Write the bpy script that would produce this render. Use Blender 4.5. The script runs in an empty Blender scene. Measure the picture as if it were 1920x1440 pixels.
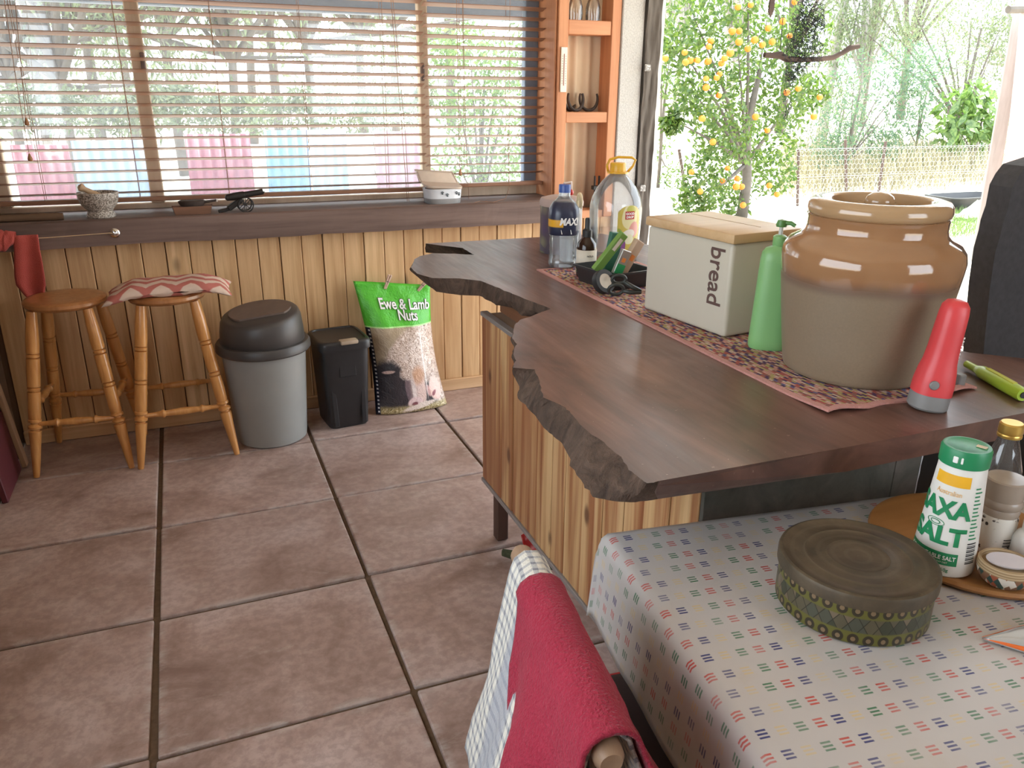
import bpy, bmesh, math, random
from mathutils import Vector, Matrix, noise
random.seed(7)
PI = math.pi
sc = bpy.context.scene
COL = sc.collection

# ---------------------------------------------------------------- camera
F_PX = 1500.0
PITCH, ROLL, YAW = math.radians(20.1), math.radians(0.5), math.radians(22.0)
CAM = Vector((0.2232, -3.3294, 1.457))
FWD = Vector((math.sin(YAW)*math.cos(PITCH), math.cos(YAW)*math.cos(PITCH), -math.sin(PITCH)))
R0 = Vector((math.cos(YAW), -math.sin(YAW), 0)); U0 = R0.cross(FWD)
RGT = R0*math.cos(ROLL)+U0*math.sin(ROLL); UPV = -R0*math.sin(ROLL)+U0*math.cos(ROLL)
cd = bpy.data.cameras.new('camera'); cam = bpy.data.objects.new('camera', cd); COL.objects.link(cam)
cd.sensor_width = 36; cd.lens = F_PX/1920*36; cd.clip_start = 0.02; cd.clip_end = 300
m = Matrix((RGT, UPV, -FWD)).transposed().to_4x4(); m.translation = CAM
cam.matrix_world = m
sc.camera = cam

# ---------------------------------------------------------------- sky, sun, exposure
sc.view_settings.view_transform = 'Standard'
sc.view_settings.look = 'None'
sc.view_settings.gamma = 1
sc.view_settings.use_curve_mapping = False
sc.view_settings.exposure = 1.36
w = bpy.data.worlds.new('sky'); sc.world = w; w.use_nodes = True
bg = w.node_tree.nodes['Background']
bg.inputs[0].default_value = (0.84, 0.925, 1.0, 1); bg.inputs[1].default_value = 2.4
sd = bpy.data.lights.new('sun', 'SUN'); sd.energy = 6.0; sd.angle = math.radians(0.6); sd.color = (1, .95, .86)
sun = bpy.data.objects.new('sun', sd); COL.objects.link(sun)
sun.rotation_euler = Vector((-0.28, -0.36, -0.89)).to_track_quat('-Z', 'Y').to_euler()
for bounce, val in (('max_bounces', 12), ('diffuse_bounces', 6), ('glossy_bounces', 5), ('transmission_bounces', 10), ('transparent_max_bounces', 24)):
    setattr(sc.cycles, bounce, val)

# ---------------------------------------------------------------- measuring: photograph point -> point on a plane of the room
def ray(px, py): return FWD + RGT*((px-960)/F_PX) - UPV*((py-720)/F_PX)
def AZ(px, py, z): d = ray(px, py); return CAM + d*((z-CAM.z)/d.z)
def AY(px, py, y): d = ray(px, py); return CAM + d*((y-CAM.y)/d.y)
def AX(px, py, x): d = ray(px, py); return CAM + d*((x-CAM.x)/d.x)
def SZ(px, P): return px/F_PX*((Vector(P)-CAM).dot(FWD))      # photo pixels -> metres at P

# ---------------------------------------------------------------- object helpers
def tag(o, label=None, cat=None, group=None, kind=None):
    if label: o['label'] = label
    if cat: o['category'] = cat
    if group: o['group'] = group
    if kind: o['kind'] = kind
    return o
def T(name, label, cat, loc=(0, 0, 0), rz=0.0, group=None, rot=None):
    o = bpy.data.objects.new(name, None); COL.objects.link(o)
    o.empty_display_size = 0.05
    o.location = loc; o.rotation_euler = rot if rot else (0, 0, rz)
    return tag(o, label, cat, group)
def ME(name, bm, mat, parent=None, loc=None, smooth=False, label=None, rot=None, kind=None):
    me = bpy.data.meshes.new(name); bm.to_mesh(me); bm.free()
    return MO(name, me, mat, parent, loc, smooth, label, rot, kind)
def MO(name, me, mat, parent=None, loc=None, smooth=False, label=None, rot=None, kind=None):
    if mat is not None and not me.materials: me.materials.append(mat)
    if smooth:
        for p in me.polygons: p.use_smooth = True
        if smooth != True:
            try: me.set_sharp_from_angle(angle=math.radians(smooth))
            except Exception: pass
    o = bpy.data.objects.new(name, me); COL.objects.link(o)
    if parent: o.parent = parent
    if loc is not None: o.location = loc
    if rot is not None: o.rotation_euler = rot
    if label: o['label'] = label
    if kind: o['kind'] = kind
    return o
def WP(name, bm, mat, parent, **k):          # part whose mesh is given in room coordinates, parent unrotated
    o = ME(name, bm, mat, parent, **k); o.location = -Vector(parent.location); return o
def copy_tree(o, parent=None):
    c = o.copy(); COL.objects.link(c)
    if parent is not None: c.parent = parent
    for ch in list(o.children): copy_tree(ch, c)
    return c
def NB(): return bmesh.new()
def box(bm, c, s, rot=None, bev=0.0, seg=1):
    r = bmesh.ops.create_cube(bm, size=1.0); vs = r['verts']
    M = Matrix.Translation(Vector(c)) @ (rot.to_4x4() if rot else Matrix()) @ Matrix.Diagonal((s[0], s[1], s[2], 1))
    bmesh.ops.transform(bm, matrix=M, verts=vs)
    if bev > 0:
        es = list({e for v in vs for e in v.link_edges})
        bmesh.ops.bevel(bm, geom=es, offset=bev, segments=seg, affect='EDGES', profile=.5)
    return bm
def box2(bm, a, b, bev=0.0, seg=1):
    a = Vector(a); b = Vector(b); return box(bm, (a+b)/2, [abs(b[i]-a[i]) for i in range(3)], None, bev, seg)
def frame_for(d):
    d = Vector(d).normalized()
    a = Vector((0, 0, 1)) if abs(d.z) < .9 else Vector((1, 0, 0))
    x = a.cross(d).normalized(); return x, d.cross(x).normalized()
def tube(bm, pts, rad, seg=10, cap=True, flat=1.0):
    pts = [Vector(p) for p in pts]; n = len(pts)
    if not hasattr(rad, '__len__'): rad = [rad]*n
    rings = []; x = None
    for i, p in enumerate(pts):
        d = (pts[min(i+1, n-1)]-pts[max(i-1, 0)])
        if d.length < 1e-9: d = Vector((0, 0, 1))
        d.normalize()
        if x is None: x, y = frame_for(d)
        else:
            x = (x - d*x.dot(d))
            if x.length < 1e-6: x, y = frame_for(d)
            x.normalize(); y = d.cross(x).normalized()
        rings.append([bm.verts.new(p + (x*math.cos(2*PI*k/seg) + y*math.sin(2*PI*k/seg)*flat)*rad[i]) for k in range(seg)])
    for a, b in zip(rings, rings[1:]):
        for k in range(seg): bm.faces.new((a[k], a[(k+1) % seg], b[(k+1) % seg], b[k]))
    if cap:
        bm.faces.new(rings[0][::-1]); bm.faces.new(rings[-1])
    return bm
def lathe(bm, prof, seg=32, c=(0, 0, 0), sx=1.0, sy=1.0, cap=True, M=None):
    c = Vector(c); rings = []
    for r, z in prof:
        ring = []
        for k in range(seg):
            v = c + Vector((r*sx*math.cos(2*PI*k/seg), r*sy*math.sin(2*PI*k/seg), z))
            ring.append(bm.verts.new(M @ v if M else v))
        rings.append(ring)
    for a, b in zip(rings, rings[1:]):
        for k in range(seg): bm.faces.new((a[k], a[(k+1) % seg], b[(k+1) % seg], b[k]))
    if cap:
        if prof[0][0] > 1e-6: bm.faces.new(rings[0][::-1])
        if prof[-1][0] > 1e-6: bm.faces.new(rings[-1])
    return bm
def superlathe(bm, prof, seg=40, n=4.0, c=(0, 0, 0)):        # rounded-square sections: (rx, ry, z)
    c = Vector(c); rings = []
    for rx, ry, z in prof:
        ring = []
        for k in range(seg):
            a = 2*PI*k/seg; ca, sa = math.cos(a), math.sin(a)
            ring.append(bm.verts.new(c + Vector((rx*math.copysign(abs(ca)**(2/n), ca), ry*math.copysign(abs(sa)**(2/n), sa), z))))
        rings.append(ring)
    for a, b in zip(rings, rings[1:]):
        for k in range(seg): bm.faces.new((a[k], a[(k+1) % seg], b[(k+1) % seg], b[k]))
    bm.faces.new(rings[0][::-1]); bm.faces.new(rings[-1]); return bm
def prism(bm, poly, z0, z1, bev=0):
    lo = [bm.verts.new((p[0], p[1], z0)) for p in poly]; hi = [bm.verts.new((p[0], p[1], z1)) for p in poly]
    n = len(poly)
    bm.faces.new(lo[::-1]); bm.faces.new(hi)
    for i in range(n): bm.faces.new((lo[i], lo[(i+1) % n], hi[(i+1) % n], hi[i]))
    return bm
def grid(bm, nu, nv, fn, uv=None, thick=0.0):
    uvl = bm.loops.layers.uv.verify() if uv else None
    V = [[bm.verts.new(fn(i/nu, j/nv)) for j in range(nv+1)] for i in range(nu+1)]
    for i in range(nu):
        for j in range(nv):
            f = bm.faces.new((V[i][j], V[i+1][j], V[i+1][j+1], V[i][j+1]))
            if uv:
                for l, (a, b) in zip(f.loops, ((i, j), (i+1, j), (i+1, j+1), (i, j+1))): l[uvl].uv = uv(a/nu, b/nv)
    return bm
def solid(o, t, off=-1):
    md = o.modifiers.new('thickness', 'SOLIDIFY'); md.thickness = t; md.offset = off; return o
def subsurf(o, n=2):
    md = o.modifiers.new('smooth', 'SUBSURF'); md.levels = n; md.render_levels = n; return o
def fbm(x, y=0, z=0, o=3): return noise.fractal(Vector((x, y, z)), 1.0, 2.0, o)
def text_mesh(s, size, bold=0.0, depth=0.0, align='CENTER', sp=1.0, shear=0.0, sx=1.0):
    cu = bpy.data.curves.new('lettering', 'FONT'); cu.body = s; cu.size = size; cu.offset = bold; cu.extrude = depth
    cu.align_x = align; cu.align_y = 'CENTER'; cu.space_character = sp; cu.shear = shear; cu.resolution_u = 3
    o = bpy.data.objects.new('lettering_tmp', cu); COL.objects.link(o)
    dg = bpy.context.evaluated_depsgraph_get(); dg.update()
    me = bpy.data.meshes.new_from_object(o.evaluated_get(dg)); bpy.data.objects.remove(o)
    me.materials.clear()
    if sx != 1.0:
        for v in me.vertices: v.co.x *= sx
    return me
def subdiv_mesh(me, n=1):
    bm = NB(); bm.from_mesh(me); bmesh.ops.triangulate(bm, faces=bm.faces)
    bmesh.ops.subdivide_edges(bm, edges=bm.edges, cuts=n, use_grid_fill=True); bm.to_mesh(me); bm.free(); return me
def wrap(me, fn):
    for v in me.vertices: v.co = Vector(fn(v.co.x, v.co.y, v.co.z))
    me.update(); return me

# ---------------------------------------------------------------- material helpers
class NT:
    def __init__(s, name):
        s.m = bpy.data.materials.new(name); s.m.use_nodes = True; s.t = s.m.node_tree; s.n = s.t.nodes
        s.b = s.n['Principled BSDF']; s.out = s.n['Material Output']
    def new(s, typ, **k):
        nd = s.n.new(typ)
        for a, v in k.items(): setattr(nd, a, v)
        return nd
    def put(s, sock, v):
        if v is None: return
        if isinstance(v, bpy.types.NodeSocket): s.t.links.new(v, sock)
        elif hasattr(v, '__len__') and len(v) == 3 and len(sock.default_value) == 4: sock.default_value = (*v, 1)
        else: sock.default_value = v
    def co(s, kind='Object', scale=(1, 1, 1), loc=(0, 0, 0), rot=(0, 0, 0), rnd=0.0):
        tc = s.new('ShaderNodeTexCoord').outputs[kind]
        mp = s.new('ShaderNodeMapping'); s.put(mp.inputs[0], tc)
        mp.inputs['Scale'].default_value = scale; mp.inputs['Rotation'].default_value = rot
        if rnd:
            oi = s.new('ShaderNodeObjectInfo').outputs['Random']
            cx = s.new('ShaderNodeCombineXYZ')
            for i, k in enumerate((rnd, rnd*1.7, rnd*2.3)): s.put(cx.inputs[i], s.math('MULTIPLY', oi, k))
            s.put(mp.inputs['Location'], cx.outputs[0])
        else: mp.inputs['Location'].default_value = loc
        return mp.outputs[0]
    def rand(s): return s.new('ShaderNodeObjectInfo').outputs['Random']
    def xyz(s, v):
        nd = s.new('ShaderNodeSeparateXYZ'); s.put(nd.inputs[0], v); return nd.outputs
    def math(s, op, a, b=None, c=None, clamp=False):
        nd = s.new('ShaderNodeMath', operation=op, use_clamp=clamp)
        for i, v in enumerate((a, b, c)):
            if v is not None: s.put(nd.inputs[i], v)
        return nd.outputs[0]
    def noise(s, v, scale=5, detail=4, rough=.55, dist=0.0):
        nd = s.new('ShaderNodeTexNoise'); s.put(nd.inputs['Vector'], v)
        nd.inputs['Scale'].default_value = scale; nd.inputs['Detail'].default_value = detail
        nd.inputs['Roughness'].default_value = rough; nd.inputs['Distortion'].default_value = dist
        return nd.outputs[0]
    def vor(s, v, scale=5, out=0, feature='F1', rnd=1.0):
        nd = s.new('ShaderNodeTexVoronoi', feature=feature); s.put(nd.inputs['Vector'], v); nd.inputs['Scale'].default_value = scale
        nd.inputs['Randomness'].default_value = rnd
        return nd.outputs[out]
    def white(s, v):
        nd = s.new('ShaderNodeTexWhiteNoise'); s.put(nd.inputs[0], v); return nd.outputs
    def wave(s, v, scale=5, dist=2, detail=2, dirn='X', dscale=1.0):
        nd = s.new('ShaderNodeTexWave', bands_direction=dirn); s.put(nd.inputs['Vector'], v)
        nd.inputs['Scale'].default_value = scale; nd.inputs['Distortion'].default_value = dist
        nd.inputs['Detail'].default_value = detail; nd.inputs['Detail Scale'].default_value = dscale
        return nd.outputs[1]
    def ramp(s, f, stops, interp='LINEAR'):
        nd = s.new('ShaderNodeValToRGB'); s.put(nd.inputs[0], f); r = nd.color_ramp; r.interpolation = interp
        while len(r.elements) < len(stops): r.elements.new(0.5)
        for e, (p, c) in zip(r.elements, stops):
            e.position = p; e.color = (*c, 1) if hasattr(c, '__len__') else (c, c, c, 1)
        return nd.outputs[0]
    def mix(s, f, a, b, mode='MIX'):
        nd = s.new('ShaderNodeMix', data_type='RGBA', blend_type=mode, clamp_factor=True)
        s.put(nd.inputs[0], f); s.put(nd.inputs[6], a); s.put(nd.inputs[7], b); return nd.outputs[2]
    def step(s, v, lo, hi): # smooth 0..1
        nd = s.new('ShaderNodeMapRange', interpolation_type='SMOOTHSTEP'); s.put(nd.inputs[0], v)
        nd.inputs[1].default_value = lo; nd.inputs[2].default_value = hi; return nd.outputs[0]
    def band(s, v, a, b, e=0.002): return s.math('MULTIPLY', s.step(v, a-e, a+e), s.math('SUBTRACT', 1.0, s.step(v, b-e, b+e)))
    def ell(s, u, v, cx, cy, a, b, ang=0.0, soft=.15):      # soft ellipse mask in print space
        du = s.math('SUBTRACT', u, cx); dv = s.math('SUBTRACT', v, cy); ca, sa = math.cos(ang), math.sin(ang)
        p = s.math('DIVIDE', s.math('ADD', s.math('MULTIPLY', du, ca), s.math('MULTIPLY', dv, sa)), a)
        q = s.math('DIVIDE', s.math('SUBTRACT', s.math('MULTIPLY', dv, ca), s.math('MULTIPLY', du, sa)), b)
        d = s.math('ADD', s.math('MULTIPLY', p, p), s.math('MULTIPLY', q, q))
        return s.math('SUBTRACT', 1.0, s.step(d, 1-soft, 1+soft))
    def bump(s, h, strength=.3, dist=.002):
        nd = s.new('ShaderNodeBump'); s.put(nd.inputs['Height'], h); nd.inputs['Strength'].default_value = strength
        nd.inputs['Distance'].default_value = dist; s.put(s.b.inputs['Normal'], nd.outputs[0]); return s
    def fin(s, col=None, rough=None, metal=None, spec=None, **k):
        if col is not None: s.put(s.b.inputs['Base Color'], col)
        if rough is not None: s.put(s.b.inputs['Roughness'], rough)
        if metal is not None: s.put(s.b.inputs['Metallic'], metal)
        if spec is not None: s.put(s.b.inputs['Specular IOR Level'], spec)
        for a, v in k.items(): s.put(s.b.inputs[a], v)
        return s.m
def plain(name, col, rough=.5, metal=0, var=.12, scale=30, bump=0.0, **k):
    t = NT(name); n = t.noise(t.co(), scale, 3)
    c = t.mix(n, [x*(1-var) for x in col], [min(1, x*(1+var)) for x in col])
    if bump: t.bump(n, bump, .003)
    return t.fin(c, rough, metal, **k)
def wood(name, c1, c2, axis=2, fine=60, stretch=.05, rough=.55, knots=0.0, var=.25, bump=.15, c3=None, spec=.4, wob=.5):
    t = NT(name); sc_ = [1, 1, 1]; sc_[axis] = stretch
    v = t.co('Object', tuple(sc_), rnd=7.0)
    a = t.noise(v, fine, 5, .6, wob); b = t.noise(v, fine*.22, 3, .5, 1.0)
    g = t.math('ADD', t.math('MULTIPLY', a, .45), t.math('MULTIPLY', b, .55))
    col = t.ramp(g, [(.32, c1), (.62, c2)])
    r = t.rand(); col = t.mix(t.math('MULTIPLY', r, var), col, c3 or [x*.55 for x in c1])
    if knots:
        kv = t.co('Object', tuple(.9 if i != axis else .42 for i in range(3)), rnd=13.0)
        kd = t.vor(kv, knots); km = t.math('SUBTRACT', 1.0, t.step(kd, .05, .13))
        col = t.mix(t.math('MULTIPLY', km, .75), col, [x*.3 for x in c1])
    t.bump(a, bump, .002)
    return t.fin(col, rough, 0, spec)
def glass(name, col=(1, 1, 1), rough=.02, ior=1.45, alpha=None):
    t = NT(name); return t.fin(col, rough, 0, None, **{'Transmission Weight': 1.0, 'IOR': ior})
def clear_plastic(name, tint=(1, 1, 1), refl=.12, haze=.06):
    t = NT(name); tr = t.new('ShaderNodeBsdfTransparent'); tr.inputs[0].default_value = (*tint, 1)
    gl = t.new('ShaderNodeBsdfGlossy'); gl.inputs['Roughness'].default_value = .06
    df = t.new('ShaderNodeBsdfDiffuse'); df.inputs[0].default_value = (.8, .82, .82, 1)
    fr = t.new('ShaderNodeFresnel'); fr.inputs[0].default_value = 1.45
    m1 = t.new('ShaderNodeMixShader'); t.put(m1.inputs[0], haze); t.put(m1.inputs[1], tr.outputs[0]); t.put(m1.inputs[2], df.outputs[0])
    m2 = t.new('ShaderNodeMixShader'); t.put(m2.inputs[0], t.math('MULTIPLY_ADD', fr.outputs[0], .9, refl*.3)); t.put(m2.inputs[1], m1.outputs[0]); t.put(m2.inputs[2], gl.outputs[0])
    t.t.links.new(m2.outputs[0], t.out.inputs[0]); return t.m
# ================================================================ MATERIALS (setting)
def tile_mat():
    t = NT('paver concrete'); v = t.co('Object', rnd=9.0)
    a = t.noise(v, 3.2, 6, .62, .6); b = t.noise(v, 38, 5, .65); c = t.noise(t.co('Object', (1, 2.4, 1), rnd=4.0), 9, 6, .7, .4)
    col = t.ramp(a, [(.30, (.25, .158, .128)), (.48, (.445, .315, .275)), (.68, (.62, .49, .45))])
    col = t.mix(t.math('MULTIPLY', t.step(c, .56, .72), .55), col, (.58, .48, .42))
    col = t.mix(t.math('MULTIPLY', t.step(b, .38, .62), .35), col, (.20, .13, .105))
    # worn pale rim along the joints
    ox = t.xyz(t.new('ShaderNodeTexCoord').outputs['Generated'])
    e = t.math('MINIMUM', t.math('SUBTRACT', .5, t.math('ABSOLUTE', t.math('SUBTRACT', ox[0], .5))), t.math('SUBTRACT', .5, t.math('ABSOLUTE', t.math('SUBTRACT', ox[1], .5))))
    rim = t.math('MULTIPLY', t.math('SUBTRACT', 1.0, t.step(e, .0, .05)), t.step(c, .42, .62))
    col = t.mix(t.math('MULTIPLY', rim, .6), col, (.60, .55, .52))
    col = t.mix(t.math('MULTIPLY', t.rand(), .3), col, (.26, .175, .145))
    t.bump(t.math('ADD', t.math('MULTIPLY', b, .5), c), .35, .004)
    return t.fin(col, t.ramp(a, [(.3, .46), (.7, .30)]), 0, .5)
M_TILE = tile_mat()
M_GROUT = plain('dirt joint', (.11, .065, .035), .95, var=.5, scale=60, bump=.6)
M_PINE = wood('pine lining board', (.47, .265, .115), (.78, .53, .285), 2, 55, .05, .6, knots=5.0, var=.30, c3=(.40, .19, .08))
M_PINE_H = wood('pine skirting', (.50, .29, .14), (.68, .44, .25), 0, 50, .05, .6, var=.1)
M_BEAM = wood('dark sill timber', (.085, .052, .042), (.20, .135, .112), 0, 45, .05, .55, var=0, bump=.5)
M_LEFTW = wood('weathered brown wall board', (.10, .055, .030), (.20, .12, .07), 2, 40, .06, .75, knots=4, var=.4)
M_ORANGE = wood('oiled framing timber', (.44, .17, .075), (.62, .29, .14), 2, 45, .06, .55, var=.1)
M_ORANGE_H = wood('oiled shelf timber', (.44, .18, .08), (.62, .30, .15), 0, 45, .06, .55, var=.1)
M_FRAME = wood('cream window timber', (.50, .38, .26), (.66, .53, .39), 2, 30, .1, .6, var=.1)
M_ALU = plain('blue grey window metal', (.16, .20, .26), .45, .3)
M_POST = wood('rough dark post timber', (.055, .047, .040), (.15, .13, .11), 2, 30, .1, .9, var=0, bump=1.0)
M_RENDER = plain('pebbly grey strip', (.50, .49, .46), .9, var=.3, scale=140, bump=.8)
M_WHITE = plain('white painted jamb', (.72, .70, .65), .6)
M_CEIL = plain('ceiling board', (.66, .60, .52), .8, var=.15, scale=6)
M_DARKWALL = plain('side wall boards', (.30, .20, .13), .8, var=.2, scale=8)
M_GROUND = plain('pale sandy ground', (.62, .56, .46), .95, var=.25, scale=2.5, bump=.3)

# ================================================================ FLOOR
TW, TD = 0.62, 0.561
XL = AZ(38, 838, 0).x            # left wall face
YW = 0.40                        # face of the window wall
floor = tag(ME('floor', box2(NB(), (XL-.1, -4.1, -.12), (3.6, YW+.12, -.012)), M_GROUT), 'brown dirt bed under the big square pavers', kind='structure')
bm = NB(); box(bm, (0, 0, 0), (TW-.014, TD-.014, .04), None, .005, 2)
tile_me = bpy.data.meshes.new('paver'); bm.to_mesh(tile_me); bm.free(); tile_me.materials.append(M_TILE)
for i in range(-1, 6):
    for j in range(-1, 7):
        x0, x1 = i*TW, (i+1)*TW; y1, y0 = -j*TD, -(j+1)*TD
        if j == -1: y0, y1 = 0, YW+.02
        o = bpy.data.objects.new('paver', tile_me); COL.objects.link(o); o.parent = floor
        hx = .004*math.sin(i*5.1+j*2.3); dy = (-.006 if i == 0 else (.006 if i < 0 else 0))
        o.location = ((x0+x1)/2, (y0+y1)/2+dy, -.020+hx*.4-.0016)
        o.rotation_euler = (0, 0, math.radians(.35*math.sin(i*3+j*7)))
        o.scale = (1, (y1-y0-.014)/(TD-.014), 1)
        if i == -1:
            o.scale.x = (0-XL-.02)/(TW-.014); o.location.x = (XL+.0)/2

# ================================================================ WALLS
YB = 0.32; ZB1 = AY(193, 412, YB).z; ZB0 = AY(420, 449, YB).z      # sill beam
WX0, WX1, WZ0, WZ1 = XL, AY(1030, 200, .52).x, .93, 2.02
bm = NB()
box2(bm, (XL-.08, YW+.014, 0), (2.30, YW+.28, ZB0+.02))
box2(bm, (XL-.08, YW+.02, WZ1), (2.30, YW+.28, 2.5))
box2(bm, (XL-.08, YW+.02, 0), (XL, YW+.28, 2.5))
wall_back = tag(ME('wall_back', bm, M_LEFTW), 'pine lined wall under the long window', kind='structure')
pitch = (AY(998, 437, YW).x-AY(120, 462, YW).x)/22; xs0 = AY(120, 462, YW).x
k0 = int((xs0-XL)/pitch)+1
bm = NB(); box(bm, (0, 0, (ZB0+.03)/2), (pitch-.0035, .016, ZB0+.03), None, .0025, 1)
bme = bpy.data.meshes.new('board'); bm.to_mesh(bme); bm.free(); bme.materials.append(M_PINE)
for k in range(-k0, 27):
    x = xs0+(k+.5)*pitch
    if x < XL+.02 or x > 2.27: continue
    o = bpy.data.objects.new('board', bme); COL.objects.link(o); o.parent = wall_back
    o.location = (x, YW+.007+.002*math.sin(k*2.7), 0)
tag(ME('baseboard_back', box2(NB(), (XL+.02, YW-.022, 0), (2.2, YW-.002, .062), .004), M_PINE_H), 'pale pine skirting strip along the window wall', kind='structure')
# sill beam, slightly wavy underside
bm = NB()
def beamf(u, v):
    x = XL+u*(2.02-XL); a = v*4
    w = .006*fbm(x*3, 1.3); 
    pts = [(YB+.30, ZB0), (YB, ZB0+w), (YB-.003+.004*fbm(x*5, 7), ZB1-.006), (YB+.008, ZB1), (YB+.31, ZB1)]
    p = pts[int(round(a))]; return Vector((x, p[0], p[1]))
grid(bm, 60, 4, beamf)
o = ME('trim_1', bm, M_BEAM); solid(o, .004, 0); tag(o, 'dark brown timber sill beam under the window', kind='structure')
# left wall of rough boards
lbm_ = NB()
for (y0, y1, z0, z1) in ((-1.5, YW+.02, 0, 2.48), (-3.6, -1.5, 0, .95), (-3.6, -1.5, 2.1, 2.48), (-3.9, -3.6, 0, 2.48)): box2(lbm_, (XL-.10, y0, z0), (XL-.02, y1, z1))
wl = tag(ME('wall_left', lbm_, M_LEFTW), 'rough brown boarded side wall at the left', kind='structure')
bm = NB(); box(bm, (0, 0, 1.25), (.02, .15, 2.5), None, .004); lbm = bpy.data.meshes.new('board'); bm.to_mesh(lbm); bm.free(); lbm.materials.append(M_LEFTW)
for k in range(8):
    o = bpy.data.objects.new('board', lbm); COL.objects.link(o); o.parent = wl; o.location = (XL-.01+.003*(k % 2), YW-.09-k*.155, 0)
bm = NB()
box2(bm, (XL-.1, -4.0, 0), (3.0, -3.9, .95)); box2(bm, (XL-.1, -4.0, 2.05), (3.0, -3.9, 2.48)); box2(bm, (XL-.1, -4.0, .95), (1.5, -3.9, 2.05)); box2(bm, (2.6, -4.0, .95), (3.0, -3.9, 2.05))
tag(ME('wall_rear', bm, M_DARKWALL), 'timber wall behind the viewer with a window opening', kind='structure')
tag(ME('wall_right_shade', box2(NB(), (2.95, -3.9, 0), (3.05, -1.75, 2.48)), M_DARKWALL), 'added unseen timber wall shading the table from the right', kind='structure')  # unseen wall added to block daylight reaching the table from the right
tag(ME('ceiling', box2(NB(), (XL-.1, -4.1, 2.48), (3.5, YW+.45, 2.56)), M_CEIL), 'flat boarded ceiling', kind='structure')
# eave outside over the window
ez = AY(800, 33, 1.10).z
bm = NB(); box2(bm, (-1.6, 1.06, ez), (2.42, 1.12, ez+.12), .006)
box(bm, ((.41), .82, ez+.30), (4.02, .72, .03), Matrix.Rotation(-.62, 3, 'X'))
tag(ME('roof_eave', bm, M_ALU), 'blue grey metal eave and gutter outside the window', kind='structure')

# timber framing with niche shelves right of the window
xa, xb = AY(1044, 100, YW).x, AY(1063, 100, YW).x; xc, xd = AY(1143, 100, YW).x, AY(1160, 100, YW).x
xw = AY(1022, 200, .5).x
nic = T('niche_shelf', 'orange timber studs with open niche shelves beside the window', 'shelf', (xa, YW, 0))
WP('post', box2(NB(), (xw, YW+.0, ZB0), (xa-.002, YW+.22, 2.48), .003), M_ORANGE, nic, label='reddish timber window reveal')
WP('stud', box2(NB(), (xa, YW-.012, ZB0), (xb, YW+.10, 2.48), .003), M_ORANGE, nic)
WP('stud', box2(NB(), (xc, YW-.012, ZB0), (xd, YW+.10, 2.48), .003), M_ORANGE, nic)
for (pt, pb) in ((38, 65), (210, 230)):
    z1, z0 = AY(1100, pt, YW).z, AY(1100, pb, YW).z
    WP('shelf', box2(NB(), (xb+.001, YW-.008, z0), (xc-.001, YW+.098, z1), .003), M_ORANGE_H, nic)
WP('shelf', box2(NB(), (xb+.001, YW-.004, .845), (xc-.001, YW+.098, .885), .003), M_ORANGE_H, nic)
M_CORR = plain('cream corrugated sheet', (.60, .46, .31), .6, var=.25, scale=4)
bm = NB(); grid(bm, 60, 1, lambda u, v: Vector((xb-.02+u*(xc-xb+.04), YW+.105+.008*math.sin(u*4*2*PI), ZB0+v*1.6)))
solid(WP('back_panel', bm, M_CORR, nic, smooth=True), .002)
# post group left of the opening
x1, x2, x3 = AY(1190, 300, YW).x, AY(1212, 300, YW).x, AY(1233, 200, YW).x
o = ME('trim_2', box2(NB(), (xd+.002, YW-.02, 0), (x1, YW+.14, 2.48), .004), M_RENDER); tag(o, 'pale grey pebbly strip beside the niche shelves', kind='structure')
bm = NB(); grid(bm, 12, 80, lambda u, v: Vector((x1+.002+u*(x2-x1+.014), YW-.035+.012*fbm(u*3, v*14, 2), v*2.48)))
box2(bm, (x1+.003, YW-.02, 0), (x2+.014, YW+.12, 2.48))
post = tag(ME('trim_3', bm, M_POST, smooth=50), 'dark rough timber post at the opening', kind='structure')
M_PLATE = NT('pressed plate'); _n = M_PLATE.vor(M_PLATE.co(), 90); M_PLATE.bump(_n, .6, .004); M_PLATE = M_PLATE.fin(M_PLATE.ramp(_n, [(.1, (.75, .75, .72)), (.5, (.28, .27, .25))]), .6)
for py in (127, 353):
    p = AY(1214 if py < 200 else 1205, py, YW-.05)
    WP('plate', box(NB(), p, (.032, .010, .032), None, .003), M_PLATE, post, label='small pale embossed square plate')
tag(ME('trim_4', box2(NB(), (x2+.017, YW-.01, 0), (x3+.004, YW+.11, 2.48), .004), M_WHITE), 'white painted jamb strip of the wide opening', kind='structure')
tag(ME('trim_5', box2(NB(), (x3, YW+.0, 2.38), (3.5, YW+.12, 2.48)), M_POST), 'short lintel beam at the roof edge', kind='structure')

# ================================================================ WINDOW
YF = .60
win = T('window_1', None, None, (.7, YF, ZB1)); win['kind'] = 'structure'; win['label'] = 'long cream framed window behind the blinds'
zb = AY(500, 383, YF).z-.03; wl_ = XL+.02
def fr(name, a, b, m=None, lab=None): return WP(name, box2(NB(), a, b, .004), m or M_FRAME, win, label=lab)
m1a, m1b = AY(258, 200, YF).x, AY(285, 200, YF).x; m2a, m2b = AY(789, 200, YF).x, AY(805, 200, YF).x
ra, rb = AY(984, 200, YF).x, AY(1014, 200, YF).x
zf = AY(500, 372, YF).z; zfr = AY(900, 346, YF).z
fr('sill_rail', (wl_, YF, ZB1), (m2a, YF+.05, zf)); fr('sill_rail', (m2a, YF-.01, ZB1), (rb, YF+.05, zfr), M_FRAME)
fr('mullion', (m1a, YF-.005, zf), (m1b, YF+.05, 2.02)); fr('mullion', (m2a, YF-.005, zf), (m2b, YF+.05, 2.02))
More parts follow.
